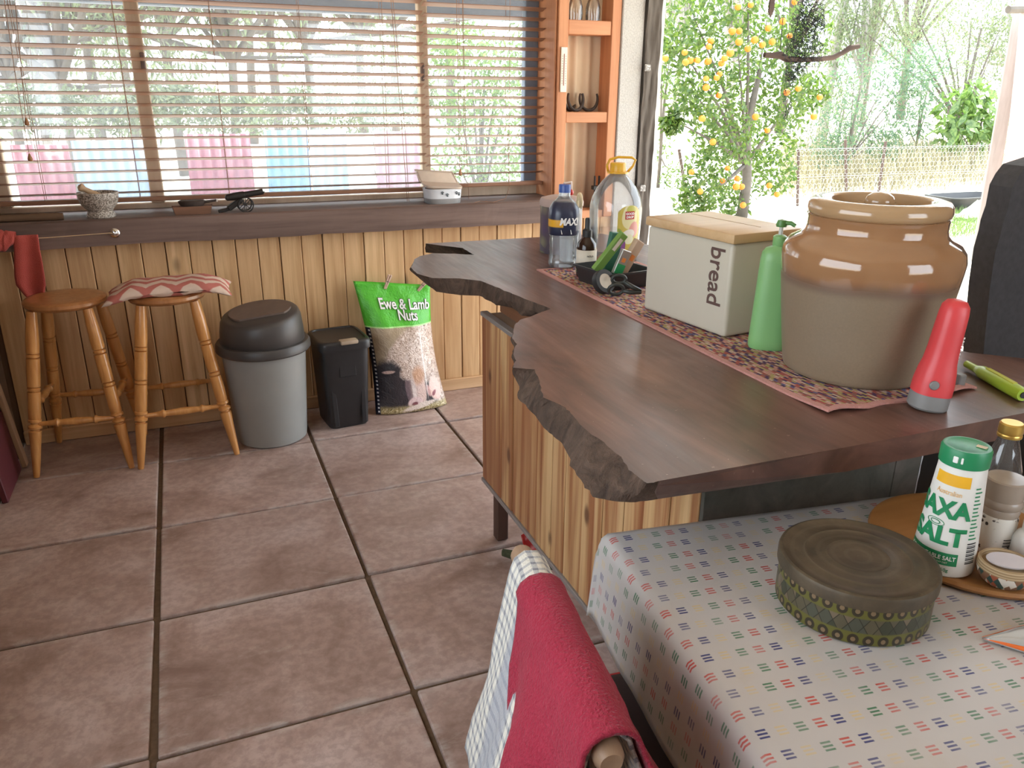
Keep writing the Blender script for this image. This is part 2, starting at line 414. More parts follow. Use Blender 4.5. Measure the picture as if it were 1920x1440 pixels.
fr('frame_side', (wl_-.03, YF, zf), (AY(12, 330, YF).x, YF+.05, 2.02)); fr('frame_side', (ra, YF, zfr), (rb, YF+.05, 2.02), M_ALU, 'blue grey metal frame')
fr('frame_side', (rb, YF-.02, ZB1), (xw+.01, YF+.06, 2.02), M_ORANGE, 'orange timber reveal')
fr('head_rail', (wl_, YF, 2.0), (xw, YF+.05, 2.06))
fr('catch', (m2a+.002, YF-.016, AY(795, 152, YF).z), (m2a+.02, YF-.004, AY(795, 118, YF).z), M_BEAM, 'dark window catch')
fr('catch', (m1b-.02, YF-.016, AY(275, 132, YF).z), (m1b-.002, YF-.004, AY(275, 98, YF).z), M_BEAM, 'dark window catch')
def pane_mat():
    t = NT('dusty window glass'); tr = t.new('ShaderNodeBsdfTransparent'); tr.inputs[0].default_value = (.97, .985, 1, 1)
    df = t.new('ShaderNodeBsdfTranslucent'); df.inputs[0].default_value = (.85, .9, 1, 1); gl = t.new('ShaderNodeBsdfGlossy'); gl.inputs[1].default_value = .03
    v = t.co('Object'); n = t.noise(v, 6, 5, .6); sp = t.noise(v, 220, 2)
    f = t.math('ADD', t.math('MULTIPLY', n, .11), t.math('MULTIPLY', t.step(sp, .60, .75), .10), clamp=True)
    m1 = t.new('ShaderNodeMixShader'); t.put(m1.inputs[0], f); t.put(m1.inputs[1], tr.outputs[0]); t.put(m1.inputs[2], df.outputs[0])
    m2 = t.new('ShaderNodeMixShader'); t.put(m2.inputs[0], .05); t.put(m2.inputs[1], m1.outputs[0]); t.put(m2.inputs[2], gl.outputs[0])
    t.t.links.new(m2.outputs[0], t.out.inputs[0]); return t.m
M_PANE = pane_mat()
for a, b, z in ((wl_, m1a, zf), (m1b, m2a, zf), (m2b, ra, zfr)):
    WP('pane', box2(NB(), (a-.004, YF+.022, z-.004), (b+.004, YF+.026, 2.01)), M_PANE, win)

# ================================================================ BLINDS
M_SLAT = wood('red brown blind slat', (.24, .115, .065), (.34, .17, .10), 0, 25, .05, .45, var=.12, bump=.05)
M_CORD = plain('brown blind cord', (.30, .16, .10), .8)
M_TOG = plain('wooden cord toggle', (.36, .17, .075), .4)
YS = .525
def blind(label, xA, xB, zlow, dz, n, zrail, ladders):
    b = T('venetian_blind', label, 'blind', ((xA+xB)/2, YS, zrail), 0, 'wooden venetian blinds')
    bm = NB(); box(bm, (0, 0, 0), (xB-xA, .047, .0028), Matrix.Rotation(math.radians(-14), 3, 'X'), .0008)
    me = bpy.data.meshes.new('slat'); bm.to_mesh(me); bm.free(); me.materials.append(M_SLAT)
    for i in range(n):
        o = bpy.data.objects.new('slat', me); COL.objects.link(o); o.parent = b
        o.location = (0, 0, zlow+i*dz-zrail); o.rotation_euler = (math.radians(1.2*math.sin(i*1.7)), math.radians(.08*math.sin(i*2.3)), 0)
    WP('bottom_rail', box2(NB(), (xA, YS-.024, zrail-.011), (xB, YS+.024, zrail+.007), .004, 2), M_SLAT, b)
    WP('head_rail', box2(NB(), (xA, YS-.028, 2.0), (xB, YS+.028, 2.05), .004), M_SLAT, b)
    for lx in ladders:
        for dy in (-.026, .026):
            bm = NB(); tube(bm, [(lx, YS+dy, zrail), (lx+.001, YS+dy, 1.5), (lx, YS+dy, 2.0)], .0011, 5)
            WP('ladder_cord', bm, M_CORD, b)
    return b
def cordt(b, pts, tog):
    pts = [AY(x, y, YS-.04) if y > -400 else None for x, y in pts]
    bm = NB(); tube(bm, [(pts[0].x, pts[0].y, 2.0)]+pts if pts[0].z < 2.0 else pts, .0013, 5); WP('pull_cord', bm, M_CORD, b)
    p = AY(tog[0], tog[1], YS-.04); bm = NB()
    lathe(bm, [(.0, -.016), (.007, -.015), (.0095, -.009), (.0085, -.002), (.005, .007), (.003, .014), (.0, .016)], 14, p)
    WP('cord_toggle', bm, M_TOG, b, smooth=True)
zl = AY(20, 368, YS).z; dzl = (AY(20, 13, YS).z-zl)/16; xsp = AY(796, 200, YS).x
nA = int((2.0-zl)/dzl)+1
bA = blind('wide red brown wooden venetian blind over the left panes', XL+.03, xsp-.003, zl, dzl, nA, zl-dzl*.62,
           [AY(x, 200, YS).x for x in (53, 238, 412, 572, 721)])
zr = AY(900, 325, YS).z; zrr = AY(900, 345, YS).z
bB = blind('narrow wooden venetian blind over the right hand pane', xsp+.003, AY(1017, 200, YS).x, zr, dzl, int((2.0-zr)/dzl)+1, zrr,
           [AY(x, 200, YS).x for x in (866, 951)])
cordt(bA, [(28, 0), (48, 220)], (50, 228)); cordt(bA, [(8, 0), (30, 150), (54, 286)], (56, 295))
cordt(bA, [(733, 0), (752, 220), (764, 380)], (763, 393)); cordt(bA, [(737, 0), (760, 250), (768, 405)], (769, 421))
cordt(bB, [(856, 0), (862, 315)], (863, 323)); cordt(bB, [(868, 0), (873, 250), (880, 390)], (881, 398))
bm = NB(); tube(bm, [AY(952, 250, YS-.03), AY(955, 350, YS-.05), AZ(948, 372, ZB1+.004), AZ(925, 379, ZB1+.004), AZ(900, 377, ZB1+.006), AZ(890, 380, ZB1+.004)], .0014, 5)
WP('pull_cord', bm, M_CORD, bB)
# ================================================================ BAR STOOLS
def turned_wood(name, c1, c2, rough=.3):
    t = NT(name); v = t.co('Object', (1, 1, .12)); a = t.noise(v, 45, 4, .6, .4); b = t.noise(t.co(), 3, 3)
    col = t.ramp(a, [(.3, c1), (.7, c2)]); col = t.mix(t.math('MULTIPLY', b, .35), col, [x*.62 for x in c1])
    return t.fin(col, rough, 0, .5, **{'Coat Weight': .4, 'Coat Roughness': .15})
M_STOOL = turned_wood('varnished honey wood', (.56, .24, .065), (.76, .39, .13))
M_SEAT = turned_wood('varnished seat wood', (.36, .145, .05), (.52, .235, .085), .35)
def turned(bm, p, q, prof, seg=16):
    p = Vector(p); q = Vector(q); L = (q-p).length
    rot = Vector((0, 0, 1)).rotation_difference(q-p).to_matrix().to_4x4()
    lathe(bm, [(r, t*L) for r, t in prof], seg, M=Matrix.Translation(p) @ rot)
LEGP = [(.0, 0), (.011, .0), (.0125, .02), (.016, .10), (.0195, .20), (.0235, .275), (.0235, .288), (.0165, .292), (.0165, .298), (.025, .305), (.0255, .318), (.0150, .330), (.0150, .338), (.0245, .345), (.0245, .358), (.0205, .362), (.0225, .368),
        (.0235, .42), (.0235, .525), (.0165, .529), (.0225, .533), (.0235, .540), (.0235, .548), (.0165, .553), (.0235, .558), (.0245, .64), (.0240, .725), (.0165, .729), (.0235, .735), (.0235, .748), (.0165, .753), (.0235, .758), (.0245, .82), (.0225, .90), (.018, 1.0), (0, 1.0)]
STRP = [(.0, 0), (.0085, .0), (.010, .15), (.0125, .24), (.0165, .255), (.0170, .275), (.012, .290), (.0115, .31), (.0135, .38), (.016, .5), (.0135, .62), (.0115, .69), (.012, .71), (.0170, .725), (.0165, .745), (.0125, .76), (.010, .85), (.0085, 1), (0, 1)]
def stool(label, loc, rz, hs=.175):
    s = T('bar_stool', label, 'stool', loc, rz, 'turned wooden bar stools')
    bm = NB(); lathe(bm, [(0, .650), (.125, .650), (.143, .656), (.150, .666), (.149, .677), (.140, .684), (.120, .6855), (.06, .683), (0, .682)], 48)
    ME('seat', bm, M_SEAT, s, smooth=40)
    foot = {}; top = {}
    for a in (-1, 1):
        for b in (-1, 1):
            f = Vector((a*hs, b*hs, 0)); t = Vector((a*.098, b*.098, .654)); foot[a, b] = f; top[a, b] = t
            bm = NB(); turned(bm, f, t, LEGP); ME('leg', bm, M_STOOL, s, smooth=50)
    def on(a, b, z): return foot[a, b].lerp(top[a, b], z/.654)
    for (p, q, z) in (((-1, -1), (1, -1), .215), ((-1, 1), (1, 1), .225), ((-1, -1), (-1, 1), .285), ((1, -1), (1, 1), .285)):
        bm = NB(); turned(bm, on(*p, z), on(*q, z), STRP, 12); ME('stretcher', bm, M_STOOL, s, smooth=50)
    return s
stool('honey wood bar stool with a bare round seat by the left wall', (-.262, .178, 0), math.radians(-7))
stool('honey wood bar stool with a chevron cushion on its seat', (.108, .150, 0), math.radians(1.3), .187)

def chevron():
    t = NT('chevron cotton'); uv = t.xyz(t.new('ShaderNodeTexCoord').outputs['UV'])
    zz = t.math('PINGPONG', t.math('MULTIPLY', uv[0], 1), .055)
    s = t.math('FRACT', t.math('DIVIDE', t.math('ADD', uv[1], t.math('MULTIPLY', zz, .85)), .074))
    m_ = t.step(s, .46, .54); m2 = t.math('SUBTRACT', 1.0, t.step(s, .94, 1.0))
    n = t.noise(t.co(), 260, 2)
    c = t.mix(t.math('MULTIPLY', m_, m2), (.72, .57, .46), (.50, .145, .115)); c = t.mix(t.math('MULTIPLY', n, .25), c, (.45, .3, .28))
    t.bump(n, .2, .001); return t.fin(c, .9, 0, .2)
M_CHEV = chevron()
def pillow(name, w, d, t0, droop, mat, nu=28, nv=20, wr=.004, seed=0.0):
    bm = NB(); uvl = bm.loops.layers.uv.verify()
    def P(u, v, s):
        a = 2*u-1; b = 2*v-1
        pin = 1-.06*(1-abs(a)**2)*abs(b)**3*.5
        e = max(0, (1-abs(a)**3.2))*max(0, (1-abs(b)**3.2))
        x = a*w/2*(1-.05*(1-b*b)*abs(a)**4); y = b*d/2*(1-.10*(1-a*a)*abs(b)**4)
        edge = max(abs(a), abs(b))
        z = s*(t0/2)*e**.45 - droop(a, b) + wr*fbm(a*3+seed, b*3, s)*(.4+edge)
        return Vector((x, y, z))
    for s in (1, -1):
        V = [[bm.verts.new(P(i/nu, j/nv, s)) for j in range(nv+1)] for i in range(nu+1)]
        for i in range(nu):
            for j in range(nv):
                q = ((i, j), (i+1, j), (i+1, j+1), (i, j+1))
                if s < 0: q = q[::-1]
                f = bm.faces.new([V[a][b] for a, b in q])
                for l, (a, b) in zip(f.loops, q): l[uvl].uv = (a/nu*w, b/nv*d)
    bmesh.ops.remove_doubles(bm, verts=bm.verts, dist=.0012)
    return ME(name, bm, mat, smooth=True)
cu = pillow('seat_cushion', .48, .235, .050, lambda a, b: .045*max(0, abs(a)-.55)**1.3*2.0+.012*max(0, -b-.7)*2, M_CHEV)
cu.location = (.120, .120, .711); cu.rotation_euler = (math.radians(0.5), math.radians(-1.5), math.radians(-3))
tag(cu, 'flat red and cream chevron cushion lying on a bar stool', 'cushion')

# ================================================================ SWING LID BIN
M_BINB = plain('grey plastic', (.29, .29, .275), .42, 0, .10, 8)
M_BINL = plain('charcoal plastic lid', (.060, .053, .050), .42, 0, .2, 10)
M_BINF = plain('dusty dark flap', (.14, .10, .08), .6, 0, .25, 20)
b = T('swing_bin', 'tall round grey bin with a domed charcoal swing lid', 'bin', (.462, .118, 0))
bm = NB(); lathe(bm, [(.0, .0), (.142, .0), (.149, .006), (.152, .03), (.168, .30), (.176, .432), (.172, .432), (.160, .20), (0, .19)], 56); ME('body', bm, M_BINB, b, smooth=40)
bm = NB(); lathe(bm, [(.170, .412), (.192, .410), (.197, .416), (.196, .440), (.189, .450), (.176, .452), (.168, .450)], 56); ME('rim', bm, M_BINL, b, smooth=40)
bm = NB()
lathe(bm, [(.172, .447), (.175, .452), (.172, .50), (.166, .545), (.158, .562), (.150, .568), (.12, .572), (0, .574)], 56)
for v in bm.verts:
    if v.co.z > .50: v.co.z += (v.co.z-.50)/.07*(v.co.x*.10 + v.co.y*.10)
lid = ME('lid', bm, M_BINL, b, smooth=40)
bm = NB(); pts = []
for k in range(40):
    a = 2*PI*k/40; x = .128*math.cos(a); y = .110*math.sin(a)
    y = max(y, -.075); pts.append((x, y))
prism(bm, pts, .572, .580)
for v in bm.verts: v.co.z += v.co.x*.10 + v.co.y*.10+.0
o = ME('flap', bm, M_BINF, lid, smooth=30)

# ================================================================ BLACK TOUCH BIN
M_BLK = plain('black scuffed plastic', (.022, .022, .024), .38, 0, .3, 14)
M_LATCH = plain('dusty cream latch', (.42, .33, .24), .5)
b = T('square_bin', 'small square black plastic bin with a cream latch', 'bin', (.795, .195, 0), math.radians(6))
bm = NB(); superlathe(bm, [(.088, .098, 0), (.094, .104, .008), (.106, .118, .30), (.110, .122, .392), (.104, .116, .392), (.09, .10, .2)], 44, 7); ME('body', bm, M_BLK, b, smooth=40)
for sx in (-1, 1):
    bm = NB(); box(bm, (0, 0, 0), (.022, .008, .31), None, .003); ME('rib', bm, M_BLK, b, loc=(sx*.068, -.1075, .17), rot=(math.radians(-3.6), math.radians(sx*1.5), 0))
bm = NB(); box(bm, (0, 0, 0), (.075, .005, .070), None, .002); ME('badge_panel', bm, M_BLK, b, loc=(0, -.1165, .285), rot=(math.radians(-3.6), 0, 0))
bm = NB(); superlathe(bm, [(.112, .124, .372), (.118, .130, .374), (.119, .131, .402), (.115, .127, .412), (.108, .120, .417), (.100, .112, .417), (.098, .110, .412), (0.05, .06, .411)], 44, 7); lid = ME('lid', bm, M_BLK, b, smooth=35)
bm = NB(); box(bm, (.012, -.116, .412), (.080, .046, .018), None, .006, 2); ME('latch', bm, M_LATCH, lid, smooth=40)

# ================================================================ FEED BAG
def bag_mat():
    t = NT('printed feed bag'); uv = t.xyz(t.new('ShaderNodeTexCoord').outputs['UV']); u, v = uv[0], uv[1]
    o3 = t.co('UV', (1, 1.7, 1)); nz = t.noise(o3, 9, 5, .65, .8); fine = t.noise(o3, 17, 5, .62, 2.6); curl = t.vor(t.co('UV', (1, 1.4, 1)), 26)
    du = t.math('ADD', u, t.math('MULTIPLY', t.math('SUBTRACT', nz, .5), .10)); dv = t.math('ADD', v, t.math('MULTIPLY', t.math('SUBTRACT', fine, .5), .06))
    c = t.mix(nz, (.30, .22, .14), (.52, .42, .29))
    wool = t.ramp(fine, [(.30, (.16, .10, .07)), (.46, (.55, .41, .33)), (.62, (.88, .76, .70))])
    wool2 = t.ramp(curl, [(.05, (.90, .82, .76)), (.35, (.72, .60, .53)), (.6, (.25, .18, .16))])
    c = t.mix(t.ell(du, dv, .95, .30, .30, .40, .1), c, t.mix(.4, wool, wool2))
    c = t.mix(t.ell(du, dv, .62, .47, .50, .20, .32, .22), c, wool)
    c = t.mix(t.ell(du, dv, .26, .19, .30, .23, -.35, .25), c, (.040, .034, .040))
    c = t.mix(t.ell(du, dv, .74, .12, .14, .12, .3, .35), c, (.05, .04, .045))
    face = t.mix(t.step(du, .44, .62), (.19, .135, .15), (.80, .60, .54))
    c = t.mix(t.ell(u, v, .565, .205, .150, .195, .16, .18), c, face)
    c = t.mix(t.ell(du, dv, .56, .375, .20, .085, .25, .4), c, wool)
    c = t.mix(t.math('MULTIPLY', t.ell(u, v, .625, .305, .10, .07, .3, .8), .85), c, (.62, .34, .20))
    c = t.mix(t.math('MULTIPLY', t.ell(u, v, .535, .18, .030, .13, .10, .9), .8), c, (.92, .80, .76))
    c = t.mix(t.ell(u, v, .535, .078, .105, .050, .1, .3), c, (.82, .62, .61)); c = t.mix(t.ell(u, v, .525, .070, .045, .016, .1, .6), c, (.24, .08, .10))
    c = t.mix(t.ell(u, v, .86, .170, .095, .100, .6, .25), c, (.84, .60, .54)); c = t.mix(t.ell(u, v, .83, .135, .040, .018, .5, .6), c, (.30, .10, .12)); c = t.mix(t.ell(u, v, .75, .165, .025, .055, .3, .4), c, (.62, .36, .34))
    c = t.mix(t.ell(u, v, .20, .340, .085, .012, .1, .4), c, (.62, .44, .40))
    c = t.mix(t.math('MULTIPLY', t.ell(u, v, .745, .40, .012, .28, -.05, .5), .7), c, (.90, .84, .82))  # highlight along a bag crease, painted into the print as a pale streak
    straw = t.ramp(fine, [(.35, (.10, .08, .03)), (.5, (.46, .36, .16)), (.65, (.80, .72, .52))])
    c = t.mix(t.math('SUBTRACT', 1.0, t.step(dv, .035, .075)), c, straw)
    c = t.mix(t.ell(du, dv, .60, .045, .24, .024, .12, .4), c, (.82, .70, .62))
    edge = t.math('SUBTRACT', 1.0, t.step(u, .055, .065)); dash = t.math('GREATER_THAN', t.math('FRACT', t.math('MULTIPLY', v, 34)), .55)
    navy = t.mix(t.math('MULTIPLY', dash, t.band(u, .030, .052)), (.012, .014, .035), (.7, .7, .72)); c = t.mix(edge, c, navy)
    vg = t.math('SUBTRACT', v, t.math('MULTIPLY', u, .035))
    c = t.mix(t.step(vg, .658, .662), c, (.45, .80, .30)); green = t.mix(nz, (.055, .42, .025), (.13, .60, .05))
    c = t.mix(t.step(vg, .668, .672), c, green)
    t.bump(t.math('ADD', nz, t.math('MULTIPLY', t.noise(t.co('UV', (1, 1.4, 1)), 14, 3, .5, 2.5), .8)), .35, .01)
    return t.fin(c, .32, 0, .5)
M_BAG = bag_mat()
bl, br = AZ(705, 778, 0)+Vector((0, 0, .003)), AZ(838, 758, 0)+Vector((0, 0, .003))
tl, tr = AY(662, 527, .345), AY(806, 534, .345)
bag = T('feed_bag', 'green topped feed bag with a sheep photo leaning on the wall', 'bag', ((bl.x+br.x)/2, (bl.y+br.y)/2+.05, 0))
def bagS(u, v, s):
    lo = bl.lerp(br, u); hi = tl.lerp(tr, u); p = lo.lerp(hi, v)
    p.x += -.030*math.sin(PI*v)*(u-.45)*1.6
    bul = (1-abs(2*u-1)**3)*(math.sin(PI*min(1, (v*.86+.10)))**.7)*(.085 if v < .62 else .085*max(0, 1-(v-.62)/.40))
    wr = .010*fbm(u*3.2, v*4.1, 3 if s < 0 else 9)*(.3+v)
    p.y += s*bul*(1.0 if s < 0 else .45) + wr*(1-abs(2*u-1)**6)
    if v > .97 and s < 0: p.y -= .004
    p.y = min(p.y, YW-.004)
    return p
for s in (-1, 1):
    bm = NB(); grid(bm, 30, 44, lambda u, v: bagS(u, v, s), uv=lambda a, b: (a, b))
    if s > 0: bmesh.ops.reverse_faces(bm, faces=bm.faces)
    solid(WP('front_panel' if s < 0 else 'back_panel', bm, M_BAG, bag, smooth=True), .0015, 0)
M_LET = plain('white lettering', (.86, .86, .84), .5); M_OUT = plain('black lettering outline', (.02, .02, .02), .5)
def bagtext(s, u0, v0, size, sx):
    for (mt, bold, off, nm) in ((M_OUT, .019, .0035, 'lettering_outline'), (M_LET, .009, .0065, 'lettering')):
        me = subdiv_mesh(text_mesh(s, size, bold*size*2.2, sx=sx), 1)
        def fn(x, y, z):
            p = bagS(u0+x/.37, v0+y/.62, -1); return Vector((p.x, p.y-off, p.z+.0))-Vector(bag.location)
        MO(nm, wrap(me, fn), mt, bag)
bagtext('Ewe & Lamb', .615, .845, .068, .78); bagtext('Nuts', .63, .765, .068, .78)
M_PEG = wood('pale peg wood', (.62, .42, .33), (.78, .58, .48), 2, 60, .1, .6, var=.1)
def peg(label, p, rx, ry):
    g = T('clothes_peg', label, 'peg', p, 0, 'wooden pegs on the feed bag', (rx, ry, 0))
    for sx in (-1, 1):
        bm = NB(); box(bm, (sx*.0045, 0, .006), (.0075, .010, .074), Matrix.Rotation(sx*.04, 3, 'Y'), .0015); ME('prong', bm, M_PEG, g)
    bm = NB(); tube(bm, [(-.010, -.002, .008), (0, -.0065, .008), (.010, -.002, .008)], .0015, 6); ME('spring', bm, M_OUT, g)
p = bagS(.42, .985, -1); peg('pale wooden peg upright on the feed bag top', p+Vector((0, -.013, .012)), math.radians(12), math.radians(20))
p = bagS(.88, .985, -1); peg('pale wooden peg on the bag corner under the slab tip', p+Vector((0, -.013, .004)), math.radians(18), math.radians(38))

# ================================================================ DRYING LINE AND RED TOWEL
hk = AY(215, 437, YB-.004); M_CHR = plain('chrome', (.75, .74, .72), .18, 1.0)
ln = T('drying_line', 'thin string with a round chrome hook plate on the sill beam', 'clothesline', hk)
bm = NB(); lathe(bm, [(0, 0), (.019, 0), (.020, .003), (.017, .007), (.010, .009), (.008, .014), (0, .016)], 24, M=Matrix.Rotation(PI/2, 4, 'X')); ME('hook_plate', bm, M_CHR, ln, smooth=40)
for zz in (.011, -.011):
    bm = NB(); lathe(bm, [(0, .0), (.0032, .0), (.0028, .0098), (0, .0105)], 10, c=(0, 0, 0), M=Matrix.Translation((0, 0, zz)) @ Matrix.Rotation(PI/2, 4, 'X')); ME('screw', bm, plain('brass screw', (.5, .36, .12), .35, 1), ln, smooth=40)
e0 = AY(205, 437, YB-.018); e1 = AY(0, 449, YB-.02); e1 = e0+(e1-e0)*((XL+.012-e0.x)/(e1.x-e0.x))
M_STR = plain('tan string', (.62, .44, .26), .7)
bm = NB(); tube(bm, [hk+Vector((0, -.012, 0)), e0, e0.lerp(e1, .5)-Vector((0, 0, .004)), e1], .0017, 6); WP('string', bm, M_STR, ln)
def towel_mat(name, c1, c2, sc_=500):
    t = NT(name); n = t.noise(t.co(), sc_, 2); b2 = t.noise(t.co(), 14, 4)
    c = t.mix(n, c1, c2); c = t.mix(t.math('MULTIPLY', b2, .5), c, [x*.6 for x in c1]); t.bump(n, .9, .004)
    return t.fin(c, .95, 0, .1, **{'Sheen Weight': .12, 'Sheen Roughness': .4})
M_REDT = towel_mat('coral terry cloth', (.50, .075, .060), (.66, .155, .125))
tw = T('hand_towel', 'coral red towel hanging from the string by the left wall', 'towel', AY(50, 445, YB-.02))
ol = [(25, 442, 70, 440), (26, 470, 74, 470), (26, 500, 79, 495), (27, 520, 83, 520), (30, 535, 85, 535), (44, 552, 83, 548), (58, 566, 78, 562), (67, 576, 70, 576)]
def twl(u, v):
    k = u*(len(ol)-1); i = min(int(k), len(ol)-2); f = k-i
    a = [ol[i][q]*(1-f)+ol[i+1][q]*f for q in range(4)]
    x = a[0]*(1-v)+a[2]*v; y = a[1]*(1-v)+a[3]*v
    return AY(x, y, YB-.034-.012*math.sin(v*PI*2.3+u)*(.3+u))
bm = NB(); grid(bm, 28, 14, twl)
for v in bm.verts: pass
solid(WP('front_drop', bm, M_REDT, tw, smooth=True), .006)
def twb(u, v):
    a = 2*PI*v; c = [(30, 440, 5), (24, 447, 13), (12, 452, 18), (2, 452, 20), (-14, 455, 22)]
    k = u*4; i = min(int(k), 3); f = k-i; q = [c[i][j]*(1-f)+c[i+1][j]*f for j in range(3)]
    p = AY(q[0], q[1]+q[2]*math.sin(a)*(1+.25*fbm(u*4, v*3)), YB-.03); p.y += .018*math.cos(a)*(q[2]/20)+.006*fbm(u*6, v*6, 4); p.x = max(p.x, XL+.004); return p
bm = NB(); grid(bm, 20, 18, twb); bmesh.ops.remove_doubles(bm, verts=bm.verts, dist=.0008); WP('gathered_end', bm, M_REDT, tw, smooth=True)

# ================================================================ LEANING BITS AT THE LEFT WALL
M_STRIP = wood('raw timber strip', (.34, .19, .10), (.48, .30, .18), 2, 50, .05, .7)
a = AZ(20, 877, 0); a.x = max(a.x, XL+.05); 
o = ME('timber_strip', box(NB(), (0, 0, .26), (.018, .045, .52), None, .002), M_STRIP); o.location = a+Vector((.0, 0, .002)); o.rotation_euler = (0, math.radians(-6), 0); tag(o, 'narrow raw timber strip leaning at the left wall', 'timber strip')
o = ME('maroon_board', box(NB(), (0, 0, .13), (.022, .30, .26), None, .003), plain('maroon paint', (.10, .018, .025), .5)); o.location = a+Vector((-.018, -.19, .002)); o.rotation_euler = (0, math.radians(-5), 0); tag(o, 'low maroon board standing against the left wall', 'board')

# ================================================================ ON THE SILL
def granite():
    t = NT('granite'); v = t.co(); c = t.vor(v, 240, 1); n = t.white(c)[0]
    return t.fin(t.ramp(n, [(0, (.10, .085, .07)), (.35, (.26, .22, .18)), (.7, (.46, .41, .35)), (1, (.62, .58, .52))]), .55)
M_GRAN = granite()
p = AZ(188, 408.5, ZB1); mc = Vector((p.x+.004, YB+.068, ZB1)); s = SZ(33, mc)
mo = T('mortar', 'speckled granite mortar bowl on the window sill', 'mortar', mc)
bm = NB(); lathe(bm, [(0, 0), (.052, 0), (.056, .006), (.054, .016), (.047, .027), (.050, .034), (.066, .052), (.075, .075), (.078, .098), (.077, .103), (.069, .103), (.062, .085), (.045, .055), (0, .045)], 40); ME('bowl', bm, M_GRAN, mo, smooth=40)
bm = NB(); q0 = AY(146, 349, mc.y-.01)-mc; q1 = Vector((.045, .0, .062))
tube(bm, [q0, q0.lerp(q1, .06), q0.lerp(q1, .12), q0.lerp(q1, .2), q0.lerp(q1, .6), q1], [.006, .0165, .016, .0105, .0125, .017], 16)
pe = ME('pestle', bm, wood('pestle wood', (.42, .27, .15), (.58, .40, .24), 0, 40, .2, .5), smooth=50); pe.location = mc; tag(pe, 'wooden pestle with a round knob leaning in the granite mortar', 'pestle')
# timber block with a dark oval lid
p = AZ(362, 398, ZB1); wb = Vector((p.x, YB+.055, ZB1)); blk = T('carved_block', 'small timber block carrying a dark oval dish on the sill', 'ornament', wb, math.radians(2))
M_RB = wood('red brown block', (.14, .065, .035), (.25, .12, .07), 0, 40, .1, .7); M_DK = plain('blackened wood', (.045, .030, .024), .6)
bm = NB(); prism(bm, [(-.078, -.028), (.075, -.030), (.082, .03), (-.082, .03)], .0, .034); 
for v in bm.verts:
    if v.co.z < .01: v.co.x *= .90
ME('block', bm, M_RB, blk)
bm = NB(); lathe(bm, [(0, .034), (.045, .034), (.052, .044), (.056, .054), (.048, .058), (0, .056)], 28, sy=.5); ME('dish', bm, M_DK, blk, smooth=40)
bm = NB(); tube(bm, [(.03, -.005, .046), (.06, -.008, .050), (.098, -.012, .055)], [.007, .006, .0045], 10); st = ME('stem', bm, M_DK, blk, smooth=40)
bm = NB(); lathe(bm, [(.0025, 0), (.0065, 0), (.0065, .006), (.0025, .006)], 12, M=Matrix.Translation((.097, -.012, .055)) @ Matrix.Rotation(PI/2, 4, 'Y')); ME('ring', bm, plain('white bead', (.75, .72, .66), .4), st)
# toy cannon
p = AZ(455, 396, ZB1); cc = Vector((p.x, YB+.06, ZB1)); cn = T('model_cannon', 'small black model cannon standing on the sill', 'ornament', cc, math.radians(4))
M_IRON = plain('black iron', (.030, .026, .024), .5, .4)
bm = NB(); ax = Vector((1, 0, .13)).normalized()
o0 = Vector((-.062, 0, .062)); tube(bm, [o0-ax*.006, o0, o0+ax*.03, o0+ax*.075, o0+ax*.076, o0+ax*.155, o0+ax*.155], [.005, .013, .0165, .0155, .0125, .0125, .009], 16); ME('barrel', bm, M_IRON, cn, smooth=40)
bm = NB(); box(bm, (-.028, 0, .035), (.075, .026, .022), Matrix.Rotation(math.radians(-32), 3, 'Y'), .003); box(bm, (-.072, 0, .012), (.06, .02, .014), Matrix.Rotation(math.radians(-12), 3, 'Y'), .003); ME('carriage', bm, M_IRON, cn)
for sy in (-1, 1):
    bm = NB(); n = 28; cx = Vector((.012, sy*.026, .032)); R_ = .031
    ring = [cx+Vector((R_*math.cos(2*PI*k/n), 0, R_*math.sin(2*PI*k/n))) for k in range(n+1)]; tube(bm, ring, .0028, 8, False)
    wh = ME('wheel', bm, M_IRON, cn, smooth=True)
    for k in range(4):
        a = PI*k/4; bm = NB(); d = Vector((math.cos(a), 0, math.sin(a)))*R_; tube(bm, [cx-d, cx+d], .0016, 6); ME('spoke', bm, M_IRON, wh)
bm = NB(); tube(bm, [(.012, -.03, .032), (.012, .03, .032)], .004, 10); ME('axle', bm, M_IRON, cn)
# wood stick
p0 = AZ(-12, 414, ZB1); p1_ = AZ(122, 411, ZB1); yy = YB+.03
bm = NB(); tube(bm, [(XL+.015, yy, ZB1+.016), ((XL+p1_.x)/2, yy+.006, ZB1+.017), (p1_.x-.02, yy, ZB1+.016), (p1_.x, yy, ZB1+.016)], [.014, .016, .016, .014], 10)
tag(ME('wood_stick', bm, wood('dark stick', (.10, .055, .03), (.20, .12, .07), 0, 40, .1, .8, bump=.6), smooth=50), 'thick dark wooden stick lying on the sill corner', 'stick')
